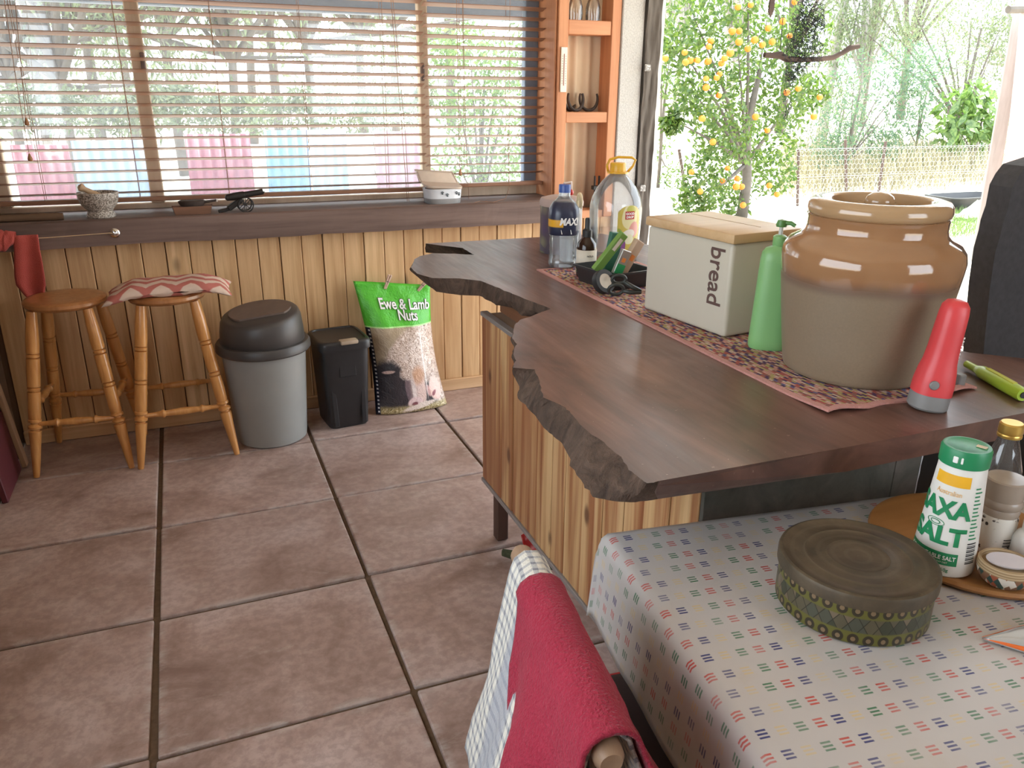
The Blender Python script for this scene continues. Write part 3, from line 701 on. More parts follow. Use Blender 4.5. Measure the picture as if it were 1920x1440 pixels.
# paw print bowl with a plastic tub in it
p = AZ(826, 384, ZB1); bc = Vector((p.x+.030, YB+.075, ZB1)); r_ = .085
M_ENAM = plain('white enamel', (.72, .76, .80), .25); M_GREYB = plain('grey rubber base', (.30, .30, .30), .6); M_MILK = plain('milky plastic', (.70, .57, .46), .35, **{'Transmission Weight': .25})
bw = T('pet_bowl', 'white pet bowl with dark paw prints on the window sill', 'bowl', bc)
bm = NB(); superlathe(bm, [(.080, .062, 0), (.083, .065, .004), (.085, .067, .026), (.0855, .0675, .027)], 40, 3); ME('base_band', bm, M_GREYB, bw, smooth=40)
bm = NB(); superlathe(bm, [(.0855, .0675, .026), (.089, .070, .064), (.091, .072, .068), (.088, .069, .070), (.082, .063, .066), (.078, .06, .03)], 40, 3); ME('body', bm, M_ENAM, bw, smooth=40)
M_PAW = plain('dark paw print', (.06, .08, .09), .6)
for (dx, zz) in ((-.02, .052), (.004, .042), (.050, .050), (.064, .044)):
    bm = NB()
    for (ox, oz, rr) in ((0, -.002, .0042), (-.0052, .004, .0019), (-.002, .0068, .002), (.002, .0068, .002), (.0052, .004, .0019)):
        x = dx+ox; y = -.0705*(max(0, 1-abs(x/.089)**3))**(1/3)-.0004*0
        lathe(bm, [(0, -.002), (rr, -.002), (rr, .0016), (0, .0016)], 10, M=Matrix.Translation((x, y+.0008-.002, zz+oz)) @ Matrix.Rotation(PI/2, 4, 'X'))
    ME('paw_print', bm, M_PAW, bw)
tb = T('plastic_tub', 'milky plastic tub with a flared lid sitting in the pet bowl', 'container', bc+Vector((-.004, -.002, .0715)), 0, None, (math.radians(5), math.radians(4), math.radians(-3)))
bm = NB(); superlathe(bm, [(.080, .055, .0), (.086, .060, .004), (.092, .066, .010), (.092, .066, .016), (.086, .06, .017)], 40, 5); ME('rim', bm, M_MILK, tb, smooth=40)
bm = NB(); grid(bm, 14, 8, lambda u, v: Vector(((-.095+u*.185)*(1-.06*v)-.022*v, .040+.026*v-.012*math.sin(PI*u)*.6, .014+.048*v)))
solid(ME('tilted_lid', bm, M_MILK, tb, smooth=True), .004)
bm = NB(); tube(bm, [(-.095, .042, .014), (-.118, .064, .063), (.066, .068, .063), (.092, .042, .014)], .0045, 8); ME('lid_edge', bm, M_MILK, tb, smooth=True)
# ================================================================ COUNTER SLAB
ZT, ZU = .910, .862
def cp(x, y): return 740+x/2.717, 430+y/2.717
def slab_mat():
    t = NT('dark red gum slab'); v = t.co('Object', (1, .28, 1), rot=(0, 0, .25)); a = t.noise(v, 7, 6, .6, 1.2); f = t.noise(t.co('Object', (1, .08, 1), rot=(0, 0, .25)), 60, 5, .6)
    big = t.noise(t.co(), 1.8, 4, .6, .8)
    c = t.ramp(a, [(.30, (.055, .026, .019)), (.46, (.125, .058, .042)), (.60, (.19, .092, .066)), (.74, (.29, .15, .105))])
    c = t.mix(t.math('MULTIPLY', f, .35), c, (.07, .032, .024)); c = t.mix(t.math('MULTIPLY', t.step(big, .45, .7), .55), c, (.055, .030, .024))
    cr = t.step(t.noise(t.co('Object', (1, .35, 1), rot=(0, 0, -.5)), 14, 6, .75, 2.0), .68, .74); c = t.mix(t.math('MULTIPLY', cr, .8), c, (.02, .012, .01))
    sp = t.step(t.noise(t.co(), 120, 2), .72, .76); c = t.mix(t.math('MULTIPLY', sp, .5), c, (.4, .3, .25))
    t.bump(t.math('ADD', f, t.math('MULTIPLY', a, .5)), .12, .002)
    return t.fin(c, t.ramp(f, [(.3, .30), (.7, .42)]), 0, .5, **{'Coat Weight': .25, 'Coat Roughness': .28})
def bark_mat():
    t = NT('rough live edge'); v = t.co('Object', (1, 1, .5)); a = t.noise(v, 22, 6, .7, .8); b_ = t.noise(v, 90, 4, .7)
    c = t.ramp(a, [(.3, (.030, .018, .012)), (.55, (.095, .060, .042)), (.75, (.17, .11, .08))]); t.bump(t.math('ADD', a, t.math('MULTIPLY', b_, .5)), .9, .012)
    return t.fin(c, .75, 0, .3)
M_SLAB, M_BARK = slab_mat(), bark_mat()
# photo samples along the live edge: top rim and underside rim (crop units), None -> straight sawn edge
live = [((158, 72), (158, 118)), ((250, 84), (252, 126)), ((345, 95), (347, 132)), ((372, 112), (380, 140)), ((404, 130), (400, 142)), ((300, 124), (310, 140)), ((190, 122), (215, 140)), ((130, 136), (160, 150)), ((102, 152), (118, 165)), ((95, 172), (100, 190)), ((82, 195), (86, 208)),
        ((112, 226), (140, 262)), ((190, 248), (212, 318)), ((330, 250), (330, 335)), ((440, 262), (432, 338)), ((500, 285), (476, 362)), ((560, 312), (520, 385)), ((620, 335), (600, 400)), ((710, 372), (648, 440)), ((795, 404), (712, 446)),
        ((700, 440), (690, 462)), ((640, 460), (640, 486)), ((612, 488), (612, 518)), ((597, 545), (603, 570)), ((618, 585), (622, 610)), ((606, 625), (612, 650)), ((616, 668), (618, 690)), ((600, 705), (606, 742)),
        ((715, 714), (632, 800)), ((735, 790), (628, 862)), ((755, 856), (700, 930)), ((870, 908), (760, 1010)), ((905, 945), (800, 1045)), ((960, 1012), (858, 1090)), ((1060, 1085), (900, 1205)), ((1150, 1160), (962, 1302)), ((1190, 1215), (1012, 1362)), ((1230, 1255), (1120, 1386)), ((1290, 1294), (1222, 1390)), ((1345, 1282), (1340, 1374))]
top, bot = [], []
for (a, b_) in live:
    top.append(AZ(*cp(*a), ZT)); bot.append(AZ(*cp(*b_), ZU))
yn = AZ(1600, 836, ZT).y
def dens(L, n=4):
    out = []
    for i in range(len(L)-1):
        for k in range(n): out.append(L[i].lerp(L[i+1], k/n))
    return out+[L[-1]]
top, bot = dens(top), dens(bot); nl = len(top)
for i in range(1, nl-1):
    j = .004*fbm(i*.6, 3.3); j2 = .006*fbm(i*.45, 9.1)
    top[i] += Vector((j, j2*.6, 0)); bot[i] += Vector((j2, j, 0))
strt = [(1.20, yn), (1.45, yn), (1.75, yn+.003), (2.02, yn+.005), (2.06, yn+.03), (2.00, -2.27), (1.91, -2.19), (1.83, -2.115), (1.80, -2.02), (1.83, -1.85), (1.86, -1.5), (1.87, -1.0), (1.84, -.6), (1.80, top[0].y-.02), (1.5, top[0].y-.012)]
full_t = top+[Vector((x, y, ZT)) for x, y in strt]; full_b = bot+[Vector((x, y+(.003 if y < -2.3 else 0), ZU)) for x, y in strt]
slab = T('counter_slab', 'dark red live edge timber counter top', 'countertop', (1.4, -1.4, ZU))
bm = NB(); n = len(full_t)
tv = [bm.verts.new(p) for p in full_t]; bv = [bm.verts.new(p) for p in full_b]
ft = bm.faces.new(tv[::-1] if False else tv); fb = bm.faces.new(bv[::-1])
bmesh.ops.recalc_face_normals(bm, faces=bm.faces)
sides = []
for i in range(n):
    j = (i+1) % n; rough_ = i < nl-1
    if rough_:
        m0 = tv[i].co.lerp(bv[i].co, .5); m1 = tv[j].co.lerp(bv[j].co, .5)
    f = bm.faces.new((tv[i], tv[j], bv[j], bv[i])); f.material_index = 1 if rough_ else 0
    if rough_: sides.append(f)
es = list({e for f in sides for e in f.edges if e.verts[0].co.z != e.verts[1].co.z})
r = bmesh.ops.subdivide_edges(bm, edges=es, cuts=3)
for v in bm.verts:
    if ZU+.002 < v.co.z < ZT-.002:
        k = 1-abs((v.co.z-(ZT+ZU)/2)/((ZT-ZU)/2)); d = Vector((-1, -.3, 0)); v.co += d*(.008*fbm(v.co.x*11, v.co.y*11, v.co.z*14)+.005)*k
bmesh.ops.recalc_face_normals(bm, faces=bm.faces)
o = WP('slab', bm, M_SLAB, slab); o.data.materials.append(M_BARK)

# ================================================================ PINE CABINET UNDER THE SLAB
CX, CYF, CYN = 1.052, -1.018, -2.224
def cab_mat():
    t = NT('striped pine panel'); v = t.co('Object', (1, 1, .03)); w2 = t.co('Object', (1, 1, .10)); a = t.noise(v, 24, 3, .55, .5); f = t.noise(v, 200, 3, .6); b2 = t.noise(w2, 9, 3, .5, .6)
    c = t.ramp(a, [(.34, (.25, .085, .032)), (.43, (.40, .19, .080)), (.50, (.55, .33, .150)), (.60, (.66, .43, .21))])
    c = t.mix(t.math('MULTIPLY', t.step(b2, .50, .66), .75), c, (.30, .105, .045)); c = t.mix(t.math('MULTIPLY', t.step(f, .5, .65), .18), c, (.26, .12, .05))
    kd = t.vor(t.co('Object', (.9, .9, .45)), 7.5); c = t.mix(t.math('MULTIPLY', t.math('SUBTRACT', 1.0, t.step(kd, .04, .13)), .85), c, (.09, .035, .018))
    c = t.mix(t.math('MULTIPLY', t.rand(), .22), c, (.30, .10, .04)); t.bump(f, .12, .001); return t.fin(c, .5, 0, .4)
M_CAB = cab_mat()
M_STRIPM = plain('grey metal edge strip', (.36, .34, .33), .4, .5)
cab = T('pine_cabinet', 'pine boarded cabinet standing under the live edge slab', 'cabinet', (1.3, -1.6, 0))
WP('carcass', box2(NB(), (CX+.022, CYF-.02, .215), (1.72, CYN+.012, .80)), M_DARKWALL, cab)
WP('rail_panel', box2(NB(), (CX+.055, CYF-.015, .80), (1.70, CYN+.02, ZU-.001), .003), wood('dark red rail', (.17, .07, .035), (.25, .11, .055), 1, 40, .06, .5, var=0), cab, label='red brown rail recessed above the doors')
edges = [905, 939, 960, 1006, 1034, 1059, 1093, 1132, 1172, 1210, 1260, 1309]; ys = [AX(e, 900, CX).y for e in edges]; ys[0] = CYF; ys[-1] = CYN
for i, (a, b_) in enumerate(zip(ys, ys[1:])):
    g = .006 if i == 1 else .0028
    WP('board', box2(NB(), (CX+.001*(i % 3), a-.001, .222), (CX+.020, b_+g, .792), .002), M_CAB, cab)
WP('edge_strip', box2(NB(), (CX-.005, CYF+.001, .790), (CX+.02, CYN, .804), .002), M_STRIPM, cab); WP('edge_strip', box2(NB(), (CX-.005, CYF+.001, .208), (CX+.02, CYN, .222), .002), M_STRIPM, cab)
M_LEGD = wood('dark stained leg', (.07, .035, .025), (.13, .07, .05), 2, 40, .06, .6)
for (x, y) in ((CX+.028, CYF-.04), (1.68, CYF-.04), (CX+.03, CYN+.05), (1.68, CYN+.05)):
    WP('leg', box2(NB(), (x, y-.03, .001), (x+.04, y+.012, .215), .003), M_LEGD, cab)
def mott():
    t = NT('mottled dark laminate'); n = t.noise(t.co(), 11, 6, .65, .5); f = t.noise(t.co(), 70, 3)
    c = t.ramp(n, [(.3, (.030, .034, .028)), (.5, (.075, .075, .060)), (.7, (.135, .115, .10))]); return t.fin(t.mix(t.math('MULTIPLY', f, .3), c, (.12, .12, .10)), .5)
M_MOT = mott(); xm1 = AY(1672, 900, CYN-.01).x; xm2 = AY(1718, 900, CYN-.01).x; xm3 = 1.74
WP('end_panel', box2(NB(), (CX+.001, CYN-.012, .10), (xm1, CYN-.001, ZU-.002), .001), M_MOT, cab, label='mottled dark grey green end panel')
WP('end_panel', box2(NB(), (xm1+.0015, CYN-.012, .10), (xm2, CYN-.001, ZU-.002), .001), M_MOT, cab)
M_TORN = plain('torn pale edge', (.62, .62, .62), .8)
bm = NB(); grid(bm, 1, 40, lambda u, v: Vector((xm2+(.001+.0035*abs(fbm(v*22, 5)))*u, CYN-.0126, .10+v*(ZU-.106))), None); solid(WP('torn_edge', bm, M_TORN, cab), .001)
M_OVEN = plain('black enamel', (.012, .014, .014), .3)
WP('black_panel', box2(NB(), (xm2+.006, CYN-.006, .10), (2.0, CYN+.0, ZU-.002), .001), M_OVEN, cab, label='glossy black panel')
for zz in (.800, .826): WP('ridge', box2(NB(), (xm2+.008, CYN-.012, zz), (2.0, CYN-.005, zz+.012), .003), M_OVEN, cab)

# odds and ends on the floor below the cabinet
M_REDP = plain('red plastic', (.48, .03, .025), .35)
p = AZ(985, 1050, 0); p.x += .03
t_ = T('dustpan', 'small red plastic scoop on the floor under the pine cabinet', 'scoop', p+Vector((.07, .06, .001)), math.radians(-55))
bm = NB(); grid(bm, 12, 10, lambda u, v: Vector(((u-.5)*.10*(1-.25*v), -.08+v*.15, .006+.055*abs(2*u-1)**4+.05*max(0, v-.75)))); solid(ME('pan', bm, M_REDP, t_, smooth=True), .004, 1)
bm = NB(); tube(bm, [(0, .065, .03), (0, .10, .04), (0, .15, .045)], [.010, .009, .011], 10); ME('handle', bm, plain('yellow plastic', (.70, .42, .03), .4), t_, smooth=True)
p = AZ(967, 1052, 0)
bm = NB(); tube(bm, [p+Vector((-.03, .04, .018)), p+Vector((.0, .0, .02)), p+Vector((.05, -.05, .018)), p+Vector((.09, -.10, .016))], [.012, .016, .015, .010], 9)
for v in bm.verts: v.co += Vector((.004*fbm(v.co.x*60, v.co.y*60, 1), 0, .003*fbm(v.co.x*60, v.co.y*60, 5)))
o = ME('bark_stick', bm, plain('mossy bark', (.055, .060, .028), .9, var=.6, scale=70, bump=.8)); tag(o, 'short mossy stick on the floor below the cabinet', 'stick')

# ================================================================ RUG RUNNER ON THE SLAB
def rug():
    t = NT('rag rug weave'); uv = t.new('ShaderNodeTexCoord').outputs['UV']; q = t.xyz(uv)
    cx = t.new('ShaderNodeCombineXYZ'); t.put(cx.inputs[0], t.math('FLOOR', t.math('MULTIPLY', q[0], 150))); t.put(cx.inputs[1], t.math('FLOOR', t.math('MULTIPLY', t.math('ADD', q[1], t.math('MULTIPLY', t.math('MODULO', t.math('FLOOR', t.math('MULTIPLY', q[0], 150)), 2.0), .006)), 80)))
    w_ = t.white(cx.outputs[0])[0]
    c = t.ramp(w_, [(0, (.10, .055, .12)), (.14, (.42, .12, .10)), (.28, (.55, .30, .24)), (.42, (.45, .36, .16)), (.56, (.30, .14, .12)), (.70, (.60, .45, .36)), (.84, (.13, .13, .25)), (.93, (.62, .33, .28))], 'CONSTANT')
    bx = t.math('ABSOLUTE', t.math('SINE', t.math('MULTIPLY', q[0], 150*PI))); t.bump(t.math('ADD', bx, w_), .8, .003)
    c = t.mix(t.math('MULTIPLY', t.math('SUBTRACT', 1.0, bx), .35), c, (.12, .07, .06)); return t.fin(c, .95, 0, .1)
M_RUG = rug(); M_PINK = towel_mat('dusty pink binding', (.52, .235, .20), (.64, .34, .29), 300)
rx0, rx1, ry0, ry1 = 1.257, 1.632, -2.298, -.975
def rz_(x, y): return ZT+.0035+ (.007*max(0, math.sin((x-1.25)*22+.8))*max(0, 1-(y-ry0)/.10) if y < ry0+.1 else 0)
rg = T('woven_runner', 'multicoloured woven runner with pink binding on the counter', 'rug', ((rx0+rx1)/2, (ry0+ry1)/2, ZT))
bm = NB(); grid(bm, 24, 60, lambda u, v: Vector((rx0+.012+u*(rx1-rx0-.024)-.02*(v*v*(1-u)*0), ry0+.012+v*(ry1-ry0-.024), rz_(rx0+u*(rx1-rx0), ry0+v*(ry1-ry0)))), uv=lambda a, b: (a*(rx1-rx0), b*(ry1-ry0)))
solid(WP('woven_field', bm, M_RUG, rg), .003)
loop = [(rx0+k/24*(rx1-rx0), ry0+.004*math.sin(k*.9)) for k in range(25)]+[(rx1, ry0+k/40*(ry1-ry0)) for k in range(1, 41)]+[(rx1-k/24*(rx1-rx0), ry1) for k in range(1, 25)]+[(rx0, ry1-k/60*(ry1-ry0)) for k in range(1, 60)]
bm = NB(); L_ = [Vector((x, y, rz_(x, y)-.0002)) for x, y in loop]; V = []
cxy = Vector(((rx0+rx1)/2, (ry0+ry1)/2, 0))
for p in L_:
    i_ = Vector((p.x+(.014 if p.x < cxy.x else -.014)*(1 if abs(abs(p.x-cxy.x)-(rx1-rx0)/2) < .02 else 0), p.y+(.014 if p.y < cxy.y else -.014)*(1 if abs(abs(p.y-cxy.y)-(ry1-ry0)/2) < .02 else 0), p.z+.0012)); V.append((bm.verts.new((p.x, p.y, p.z+.0012)), bm.verts.new(i_)))
for k in range(len(V)):
    a, b_ = V[k], V[(k+1) % len(V)]; bm.faces.new((a[0], b_[0], b_[1], a[1]))
bmesh.ops.recalc_face_normals(bm, faces=bm.faces); solid(WP('pink_binding', bm, M_PINK, rg), .0042)
ZR = ZT+.0038

# ================================================================ BREAD BIN
M_CREAM = plain('cream enamel', (.52, .48, .39), .42, 0, .05, 5); M_BLID = wood('pale beech lid', (.46, .29, .14), (.60, .41, .22), 0, 30, .06, .4, var=0)
c0 = AZ(1357, 636, ZR); c1 = AZ(1205, 580, ZR); yax = (c1-c0); ly = yax.length; rzb = math.atan2(-yax.x, yax.y)
rr_ = AZ(1497, 428, 1.165); lx = .205
bb = T('bread_bin', 'cream enamel bread bin with a pale wooden lid', 'bread bin', c0, rzb)
bm = NB(); box(bm, (lx/2, ly/2, .1125), (lx, ly, .221), None, .010, 3); ME('body', bm, M_CREAM, bb, smooth=30, loc=(0, 0, .0005))
bm = NB(); box(bm, (lx/2, ly/2, .2345), (lx+.012, ly+.012, .023), None, .005, 2); ME('lid', bm, M_BLID, bb, smooth=30)
bm = NB(); box(bm, (lx*.62, ly*.55, .2462), (.0016, ly*.8, .0008)); ME('lid_seam', bm, plain('lid seam', (.40, .26, .13), .6), bb)
me = text_mesh('bread', .066, .0006, .0003, sx=.92); me.transform(Matrix.Rotation(-PI/2, 4, 'Z'))
me.transform(Matrix(((0, -1, 0, 0), (0, 0, 0, 0), (0, 0, 0, 0), (0, 0, 0, 1))) if False else Matrix.Identity(4))
for v in me.vertices:
    x, y, z = v.co; v.co = Vector((-.0012-z, .048-x*1.0, .140+y*1.0))
MO('lettering', me, plain('brown print', (.10, .055, .045), .6), bb, label='vertical brown word on the cream side')

# ================================================================ STONEWARE CROCK
def crock_mat():
    t = NT('salt glazed stoneware'); z = t.xyz(t.co())[2]; n = t.noise(t.co(), 5, 4); f = t.noise(t.co(), 230, 2); zz = t.math('ADD', z, t.math('MULTIPLY', t.math('SUBTRACT', n, .5), .018))
    m_ = t.step(zz, .190, .210); body = t.mix(n, (.205, .150, .098), (.29, .225, .150)); body = t.mix(t.math('MULTIPLY', f, .4), body, (.14, .10, .065))
    gl = t.mix(n, (.26, .130, .062), (.36, .20, .10)); band = t.math('MULTIPLY', t.step(zz, .178, .195), t.math('SUBTRACT', 1.0, t.step(zz, .20, .22)))
    c = t.mix(m_, body, gl); c = t.mix(t.math('MULTIPLY', band, .6), c, (.13, .075, .055))
    t.bump(f, .12, .001)
    return t.fin(c, t.math('SUBTRACT', .42, t.math('MULTIPLY', m_, .34)), 0, .5, **{'Coat Weight': t.math('MULTIPLY', m_, .8), 'Coat Roughness': .05})
M_CROCK = crock_mat(); M_CLID = plain('tan glazed lid', (.40, .26, .14), .16, 0, .08, 8, **{'Coat Weight': .7, 'Coat Roughness': .06})
ck = T('stoneware_crock', 'large two tone stoneware crock with a glazed lid', 'crock', (1.490, -2.114, ZR))
bm = NB(); lathe(bm, [(0.0000, 0.0000), (0.1342, 0.0000), (0.1408, 0.0043), (0.1436, 0.0129), (0.1512, 0.0645), (0.1597, 0.1290), (0.1663, 0.1827), (0.1710, 0.2204), (0.1725, 0.2387), (0.1692, 0.2558), (0.1597, 0.2687), (0.1394, 0.2795), (0.1321, 0.2881), (0.1299, 0.2989), (0.1303, 0.3139), (0.1321, 0.3193), (0.1249, 0.3214), (0.1195, 0.3117), (0.1229, 0.2150), (0.0000, 0.2042)], 72); ME('body', bm, M_CROCK, ck, smooth=60)
bm = NB(); lathe(bm, [(0.1086, 0.3182), (0.1258, 0.3193), (0.1317, 0.3236), (0.1335, 0.3322), (0.1321, 0.3418), (0.1267, 0.3494), (0.1158, 0.3526), (0.1014, 0.3515), (0.0959, 0.3462), (0.0914, 0.3354), (0.0634, 0.3322), (0.0272, 0.3322), (0.0000, 0.3322)], 72); lid = ME('lid', bm, M_CLID, ck, smooth=60)
bm = NB(); lathe(bm, [(0.0235, 0.3300), (0.0262, 0.3354), (0.0281, 0.3462), (0.0244, 0.3558), (0.0163, 0.3623), (0.0000, 0.3644)], 32); ME('knob', bm, M_CLID, lid, smooth=60)

# ================================================================ GREEN PUMP BOTTLE
M_GRN = plain('soft green plastic', (.20, .42, .16), .38, 0, .06, 6); M_GRND = plain('dark green pump', (.085, .22, .06), .4); M_NECK = plain('clear grey pump stem', (.55, .58, .55), .3)
gb = T('pump_bottle', 'slim soft green pump bottle beside the crock', 'bottle', (1.414, -1.930, ZR), math.radians(-35))
bm = NB(); superlathe(bm, [(.040, .028, 0), (.0425, .030, .004), (.0425, .030, .02), (.036, .027, .20), (.034, .026, .216), (.027, .021, .226), (.014, .014, .231), (.013, .013, .236)], 36, 2.6); ME('body', bm, M_GRN, gb, smooth=50)
bm = NB(); lathe(bm, [(.013, .230), (.0145, .232), (.0145, .252), (.010, .255), (.006, .256), (0, .256)], 24); ME('collar', bm, M_GRN, gb, smooth=40)
bm = NB(); tube(bm, [(0, 0, .254), (0, 0, .276)], .0045, 12); ME('stem', bm, M_NECK, gb)
bm = NB(); lathe(bm, [(0, .272), (.011, .273), (.012, .278), (.009, .287), (0, .289)], 20); tube(bm, [(0, 0, .281), (.018, -.006, .282), (.028, -.010, .277)], [.0055, .0048, .004], 10); ME('nozzle', bm, M_GRND, gb, smooth=50)

# ================================================================ RED TORCH
M_TRED = plain('red rubber torch', (.62, .055, .060), .4, 0, .05, 10); M_TGR = plain('grey torch ring', (.20, .195, .19), .5)
tp = AZ(1746, 776, ZT)+Vector((.016, .026, 0)); tz = ZT
to = T('torch', 'red and grey torch standing on its lens end', 'torch', (tp.x, tp.y, ZT+.0015), 0, None, (math.radians(-1.5), math.radians(5.5), math.radians(-28)))
bm = NB(); superlathe(bm, [(.031, .031, 0), (.0345, .0345, .004), (.0345, .0345, .022), (.0335, .0335, .030)], 36, 2.2); ME('lens_ring', bm, M_TGR, to, smooth=40)
bm = NB(); superlathe(bm, [(.0342, .0342, .030), (.0340, .0340, .05), (.0315, .0315, .072), (.0275, .0285, .090), (.0255, .027, .115), (.0245, .026, .15), (.0235, .0245, .180), (.022, .022, .194), (.016, .016, .203), (.006, .006, .206)], 36, 2.5); ME('grip', bm, M_TRED, to, smooth=50)
bm = NB(); lathe(bm, [(0, 0), (.0085, 0), (.0085, .003), (.007, .0045), (0, .005)], 20, M=Matrix.Translation((-.012, -.0315, .052)) @ Matrix.Rotation(PI/2, 4, 'X')); ME('switch', bm, M_TGR, to, smooth=40)
bm = NB()
for k in range(10): box(bm, (.0262, -.008, .085+k*.006), (.003, .002, .0032))
ME('white_marks', bm, M_LET, to)

# ================================================================ LIME GAS LIGHTER
M_LIME = plain('lime plastic', (.34, .48, .035), .35)
la, lb = AZ(1796, 686, ZT), AZ(1836, 708, ZT); lc = AZ(1921, 757, ZT); d_ = (lc-lb).normalized(); lc = lb+d_*.17
lg = T('gas_lighter', 'lime green gas lighter lying on the counter by the torch', 'lighter', lb+Vector((0, 0, .0005)), math.atan2(d_.y, d_.x))
bm = NB(); tube(bm, [(-.05, 0, .0125), (-.012, 0, .0125), (0, 0, .0125)], [.0075, .008, .009], 12); ME('nozzle', bm, M_LIME, lg, smooth=40)
bm = NB(); tube(bm, [(-.012, 0, .0135), (.0, 0, .0135), (.006, 0, .0135), (.13, 0, .0135), (.138, 0, .0135)], [.008, .0115, .0135, .0135, .012], 16); ME('handle', bm, M_LIME, lg, smooth=40)
bm = NB(); box(bm, (.065, 0, .0265), (.09, .010, .003), None, .001); ME('trigger', bm, plain('yellow green trigger', (.48, .50, .05), .35), lg)
bm = NB(); lathe(bm, [(0, 0), (.006, 0), (.006, .003), (0, .003)], 14, M=Matrix.Translation((.1375, 0, .0135)) @ Matrix.Rotation(PI/2, 4, 'Y')); ME('hanging_hole', bm, M_OUT, lg)
o = ME('grey_block', box(NB(), (0, 0, .012), (.018, .018, .024), None, .002), M_TGR); o.location = AZ(1796, 728, ZR)+Vector((.012, .010, .0012)); tag(o, 'tiny grey block on the runner behind the torch', 'block')

# ================================================================ DARK UPRIGHT PANEL AT THE RIGHT
bm = NB(); YD = -1.97
pts = [(1842, 690), (1846, 640), (1851, 590), (1856, 540), (1862, 500), (1866, 474), (1876, 440), (1880, 420), (1890, 392), (1898, 352), (1910, 330), (1924, 312), (1990, 290), (2120, 280)]
P = [AY(x, y, YD) for x, y in pts]; P = [Vector((P[0].x-.0, YD, 0.001))]+P+[Vector((P[-1].x, YD, .001))]
fr_ = [bm.verts.new(p) for p in P]; bk = [bm.verts.new(p+Vector((.012, .07, 0))) for p in P]
bm.faces.new(fr_[::-1]); bm.faces.new(bk)
for i in range(len(P)): bm.faces.new((fr_[i], fr_[(i+1) % len(P)], bk[(i+1) % len(P)], bk[i]))
bmesh.ops.recalc_face_normals(bm, faces=bm.faces)
tag(ME('standing_slab', bm, plain('charcoal rough board', (.055, .055, .060), .85, 0, .35, 60, .5)), 'dark charcoal rough edged slab standing upright behind the counter', 'slab')

# ================================================================ BOTTLES AND BITS ON THE RUNNER
M_PET = clear_plastic('clear bottle plastic', (.98, .99, 1.0), .14, .16); M_BLUE = plain('blue cap', (.045, .10, .36), .35)
def water_mat():
    t = NT('water'); tr = t.new('ShaderNodeBsdfTransparent'); tr.inputs[0].default_value = (.95, .97, .97, 1); gl = t.new('ShaderNodeBsdfGlossy'); gl.inputs[1].default_value = .02
    fr2 = t.new('ShaderNodeFresnel'); fr2.inputs[0].default_value = 1.25; m_ = t.new('ShaderNodeMixShader'); t.put(m_.inputs[0], fr2.outputs[0]); t.put(m_.inputs[1], tr.outputs[0]); t.put(m_.inputs[2], gl.outputs[0]); t.t.links.new(m_.outputs[0], t.out.inputs[0]); return t.m
M_WATER = water_mat()
wb_ = T('water_bottle', 'clear plastic bottle with a navy label and blue cap', 'bottle', (1.358, -.958, ZR), math.radians(-20))
prof = [(.030, .030, .0), (.040, .040, .001), (.046, .046, .008), (.047, .047, .018), (.0445, .0445, .024), (.046, .046, .034), (.044, .044, .045), (.046, .046, .056), (.044, .044, .068), (.046, .046, .08), (.0445, .0445, .098), (.0475, .0475, .108), (.0495, .0495, .125), (.0500, .0500, .17), (.0470, .0470, .190), (.036, .036, .208), (.023, .023, .222), (.0185, .0185, .230), (.0175, .0175, .240)]
bm = NB(); superlathe(bm, prof, 40, 2.6); ME('body', bm, M_PET, wb_, smooth=60)
bm = NB(); superlathe(bm, [(a*.965, b*.965, c+.002) for a, b, c in prof[:10]]+[(.0435, .0435, .098)], 40, 2.6); ME('water', bm, M_WATER, wb_, smooth=60)
def label_mat():
    t = NT('navy bottle label'); q = t.xyz(t.co()); n = t.noise(t.co(), 40, 4); c = t.mix(n, (.008, .010, .028), (.05, .06, .11))
    c = t.mix(t.math('MULTIPLY', t.band(q[2], .135, .158), t.math('LESS_THAN', q[0], -.006)), c, (.75, .40, .035)); return t.fin(c, .3)
bm = NB(); superlathe(bm, [(.0475, .0475, .108), (.0480, .0480, .1085), (.0503, .0503, .125), (.0508, .0508, .17), (.0478, .0478, .1905), (.037, .037, .2085), (.030, .030, .214)], 40, 2.6); lab = ME('label', bm, label_mat(), wb_, smooth=60)
me = subdiv_mesh(text_mesh('MAX!', .031, .0012, shear=.25, sx=.8), 1)
def cyl(R, z0, a0): return lambda x, y, z: Vector((R*math.sin(a0+x/R), -R*math.cos(a0+x/R), z0+y))
def sup(z0, a0):
    def f(x, y, z):
        a = a0+x/.052; ca, sa = abs(math.cos(a)), abs(math.sin(a)); r = .0508/((ca**2.6+sa**2.6)**(1/2.6))+.0009
        return Vector((r*math.sin(a), -r*math.cos(a), z0+y))
    return f
MO('lettering', wrap(me, sup(.152, .22)), M_LET, lab)
bm = NB()
for k in (-.25, .35): tube(bm, [Vector((.052*math.sin(k), -.052*math.cos(k), .128)), Vector((.0525*math.sin(k+.06), -.0525*math.cos(k+.06), .114))], [.0012, .004], 8, flat=.4)
ME('white_flash', bm, M_LET, lab)
bm = NB(); lathe(bm, [(.0170, .240), (.0195, .240), (.0195, .262), (.018, .265), (0, .265)], 28); ME('cap', bm, M_BLUE, wb_, smooth=40)
bm = NB(); lathe(bm, [(.0178, .229), (.0186, .229), (.0186, .240), (.0178, .240)], 28); ME('neck_ring', bm, M_LET, wb_)
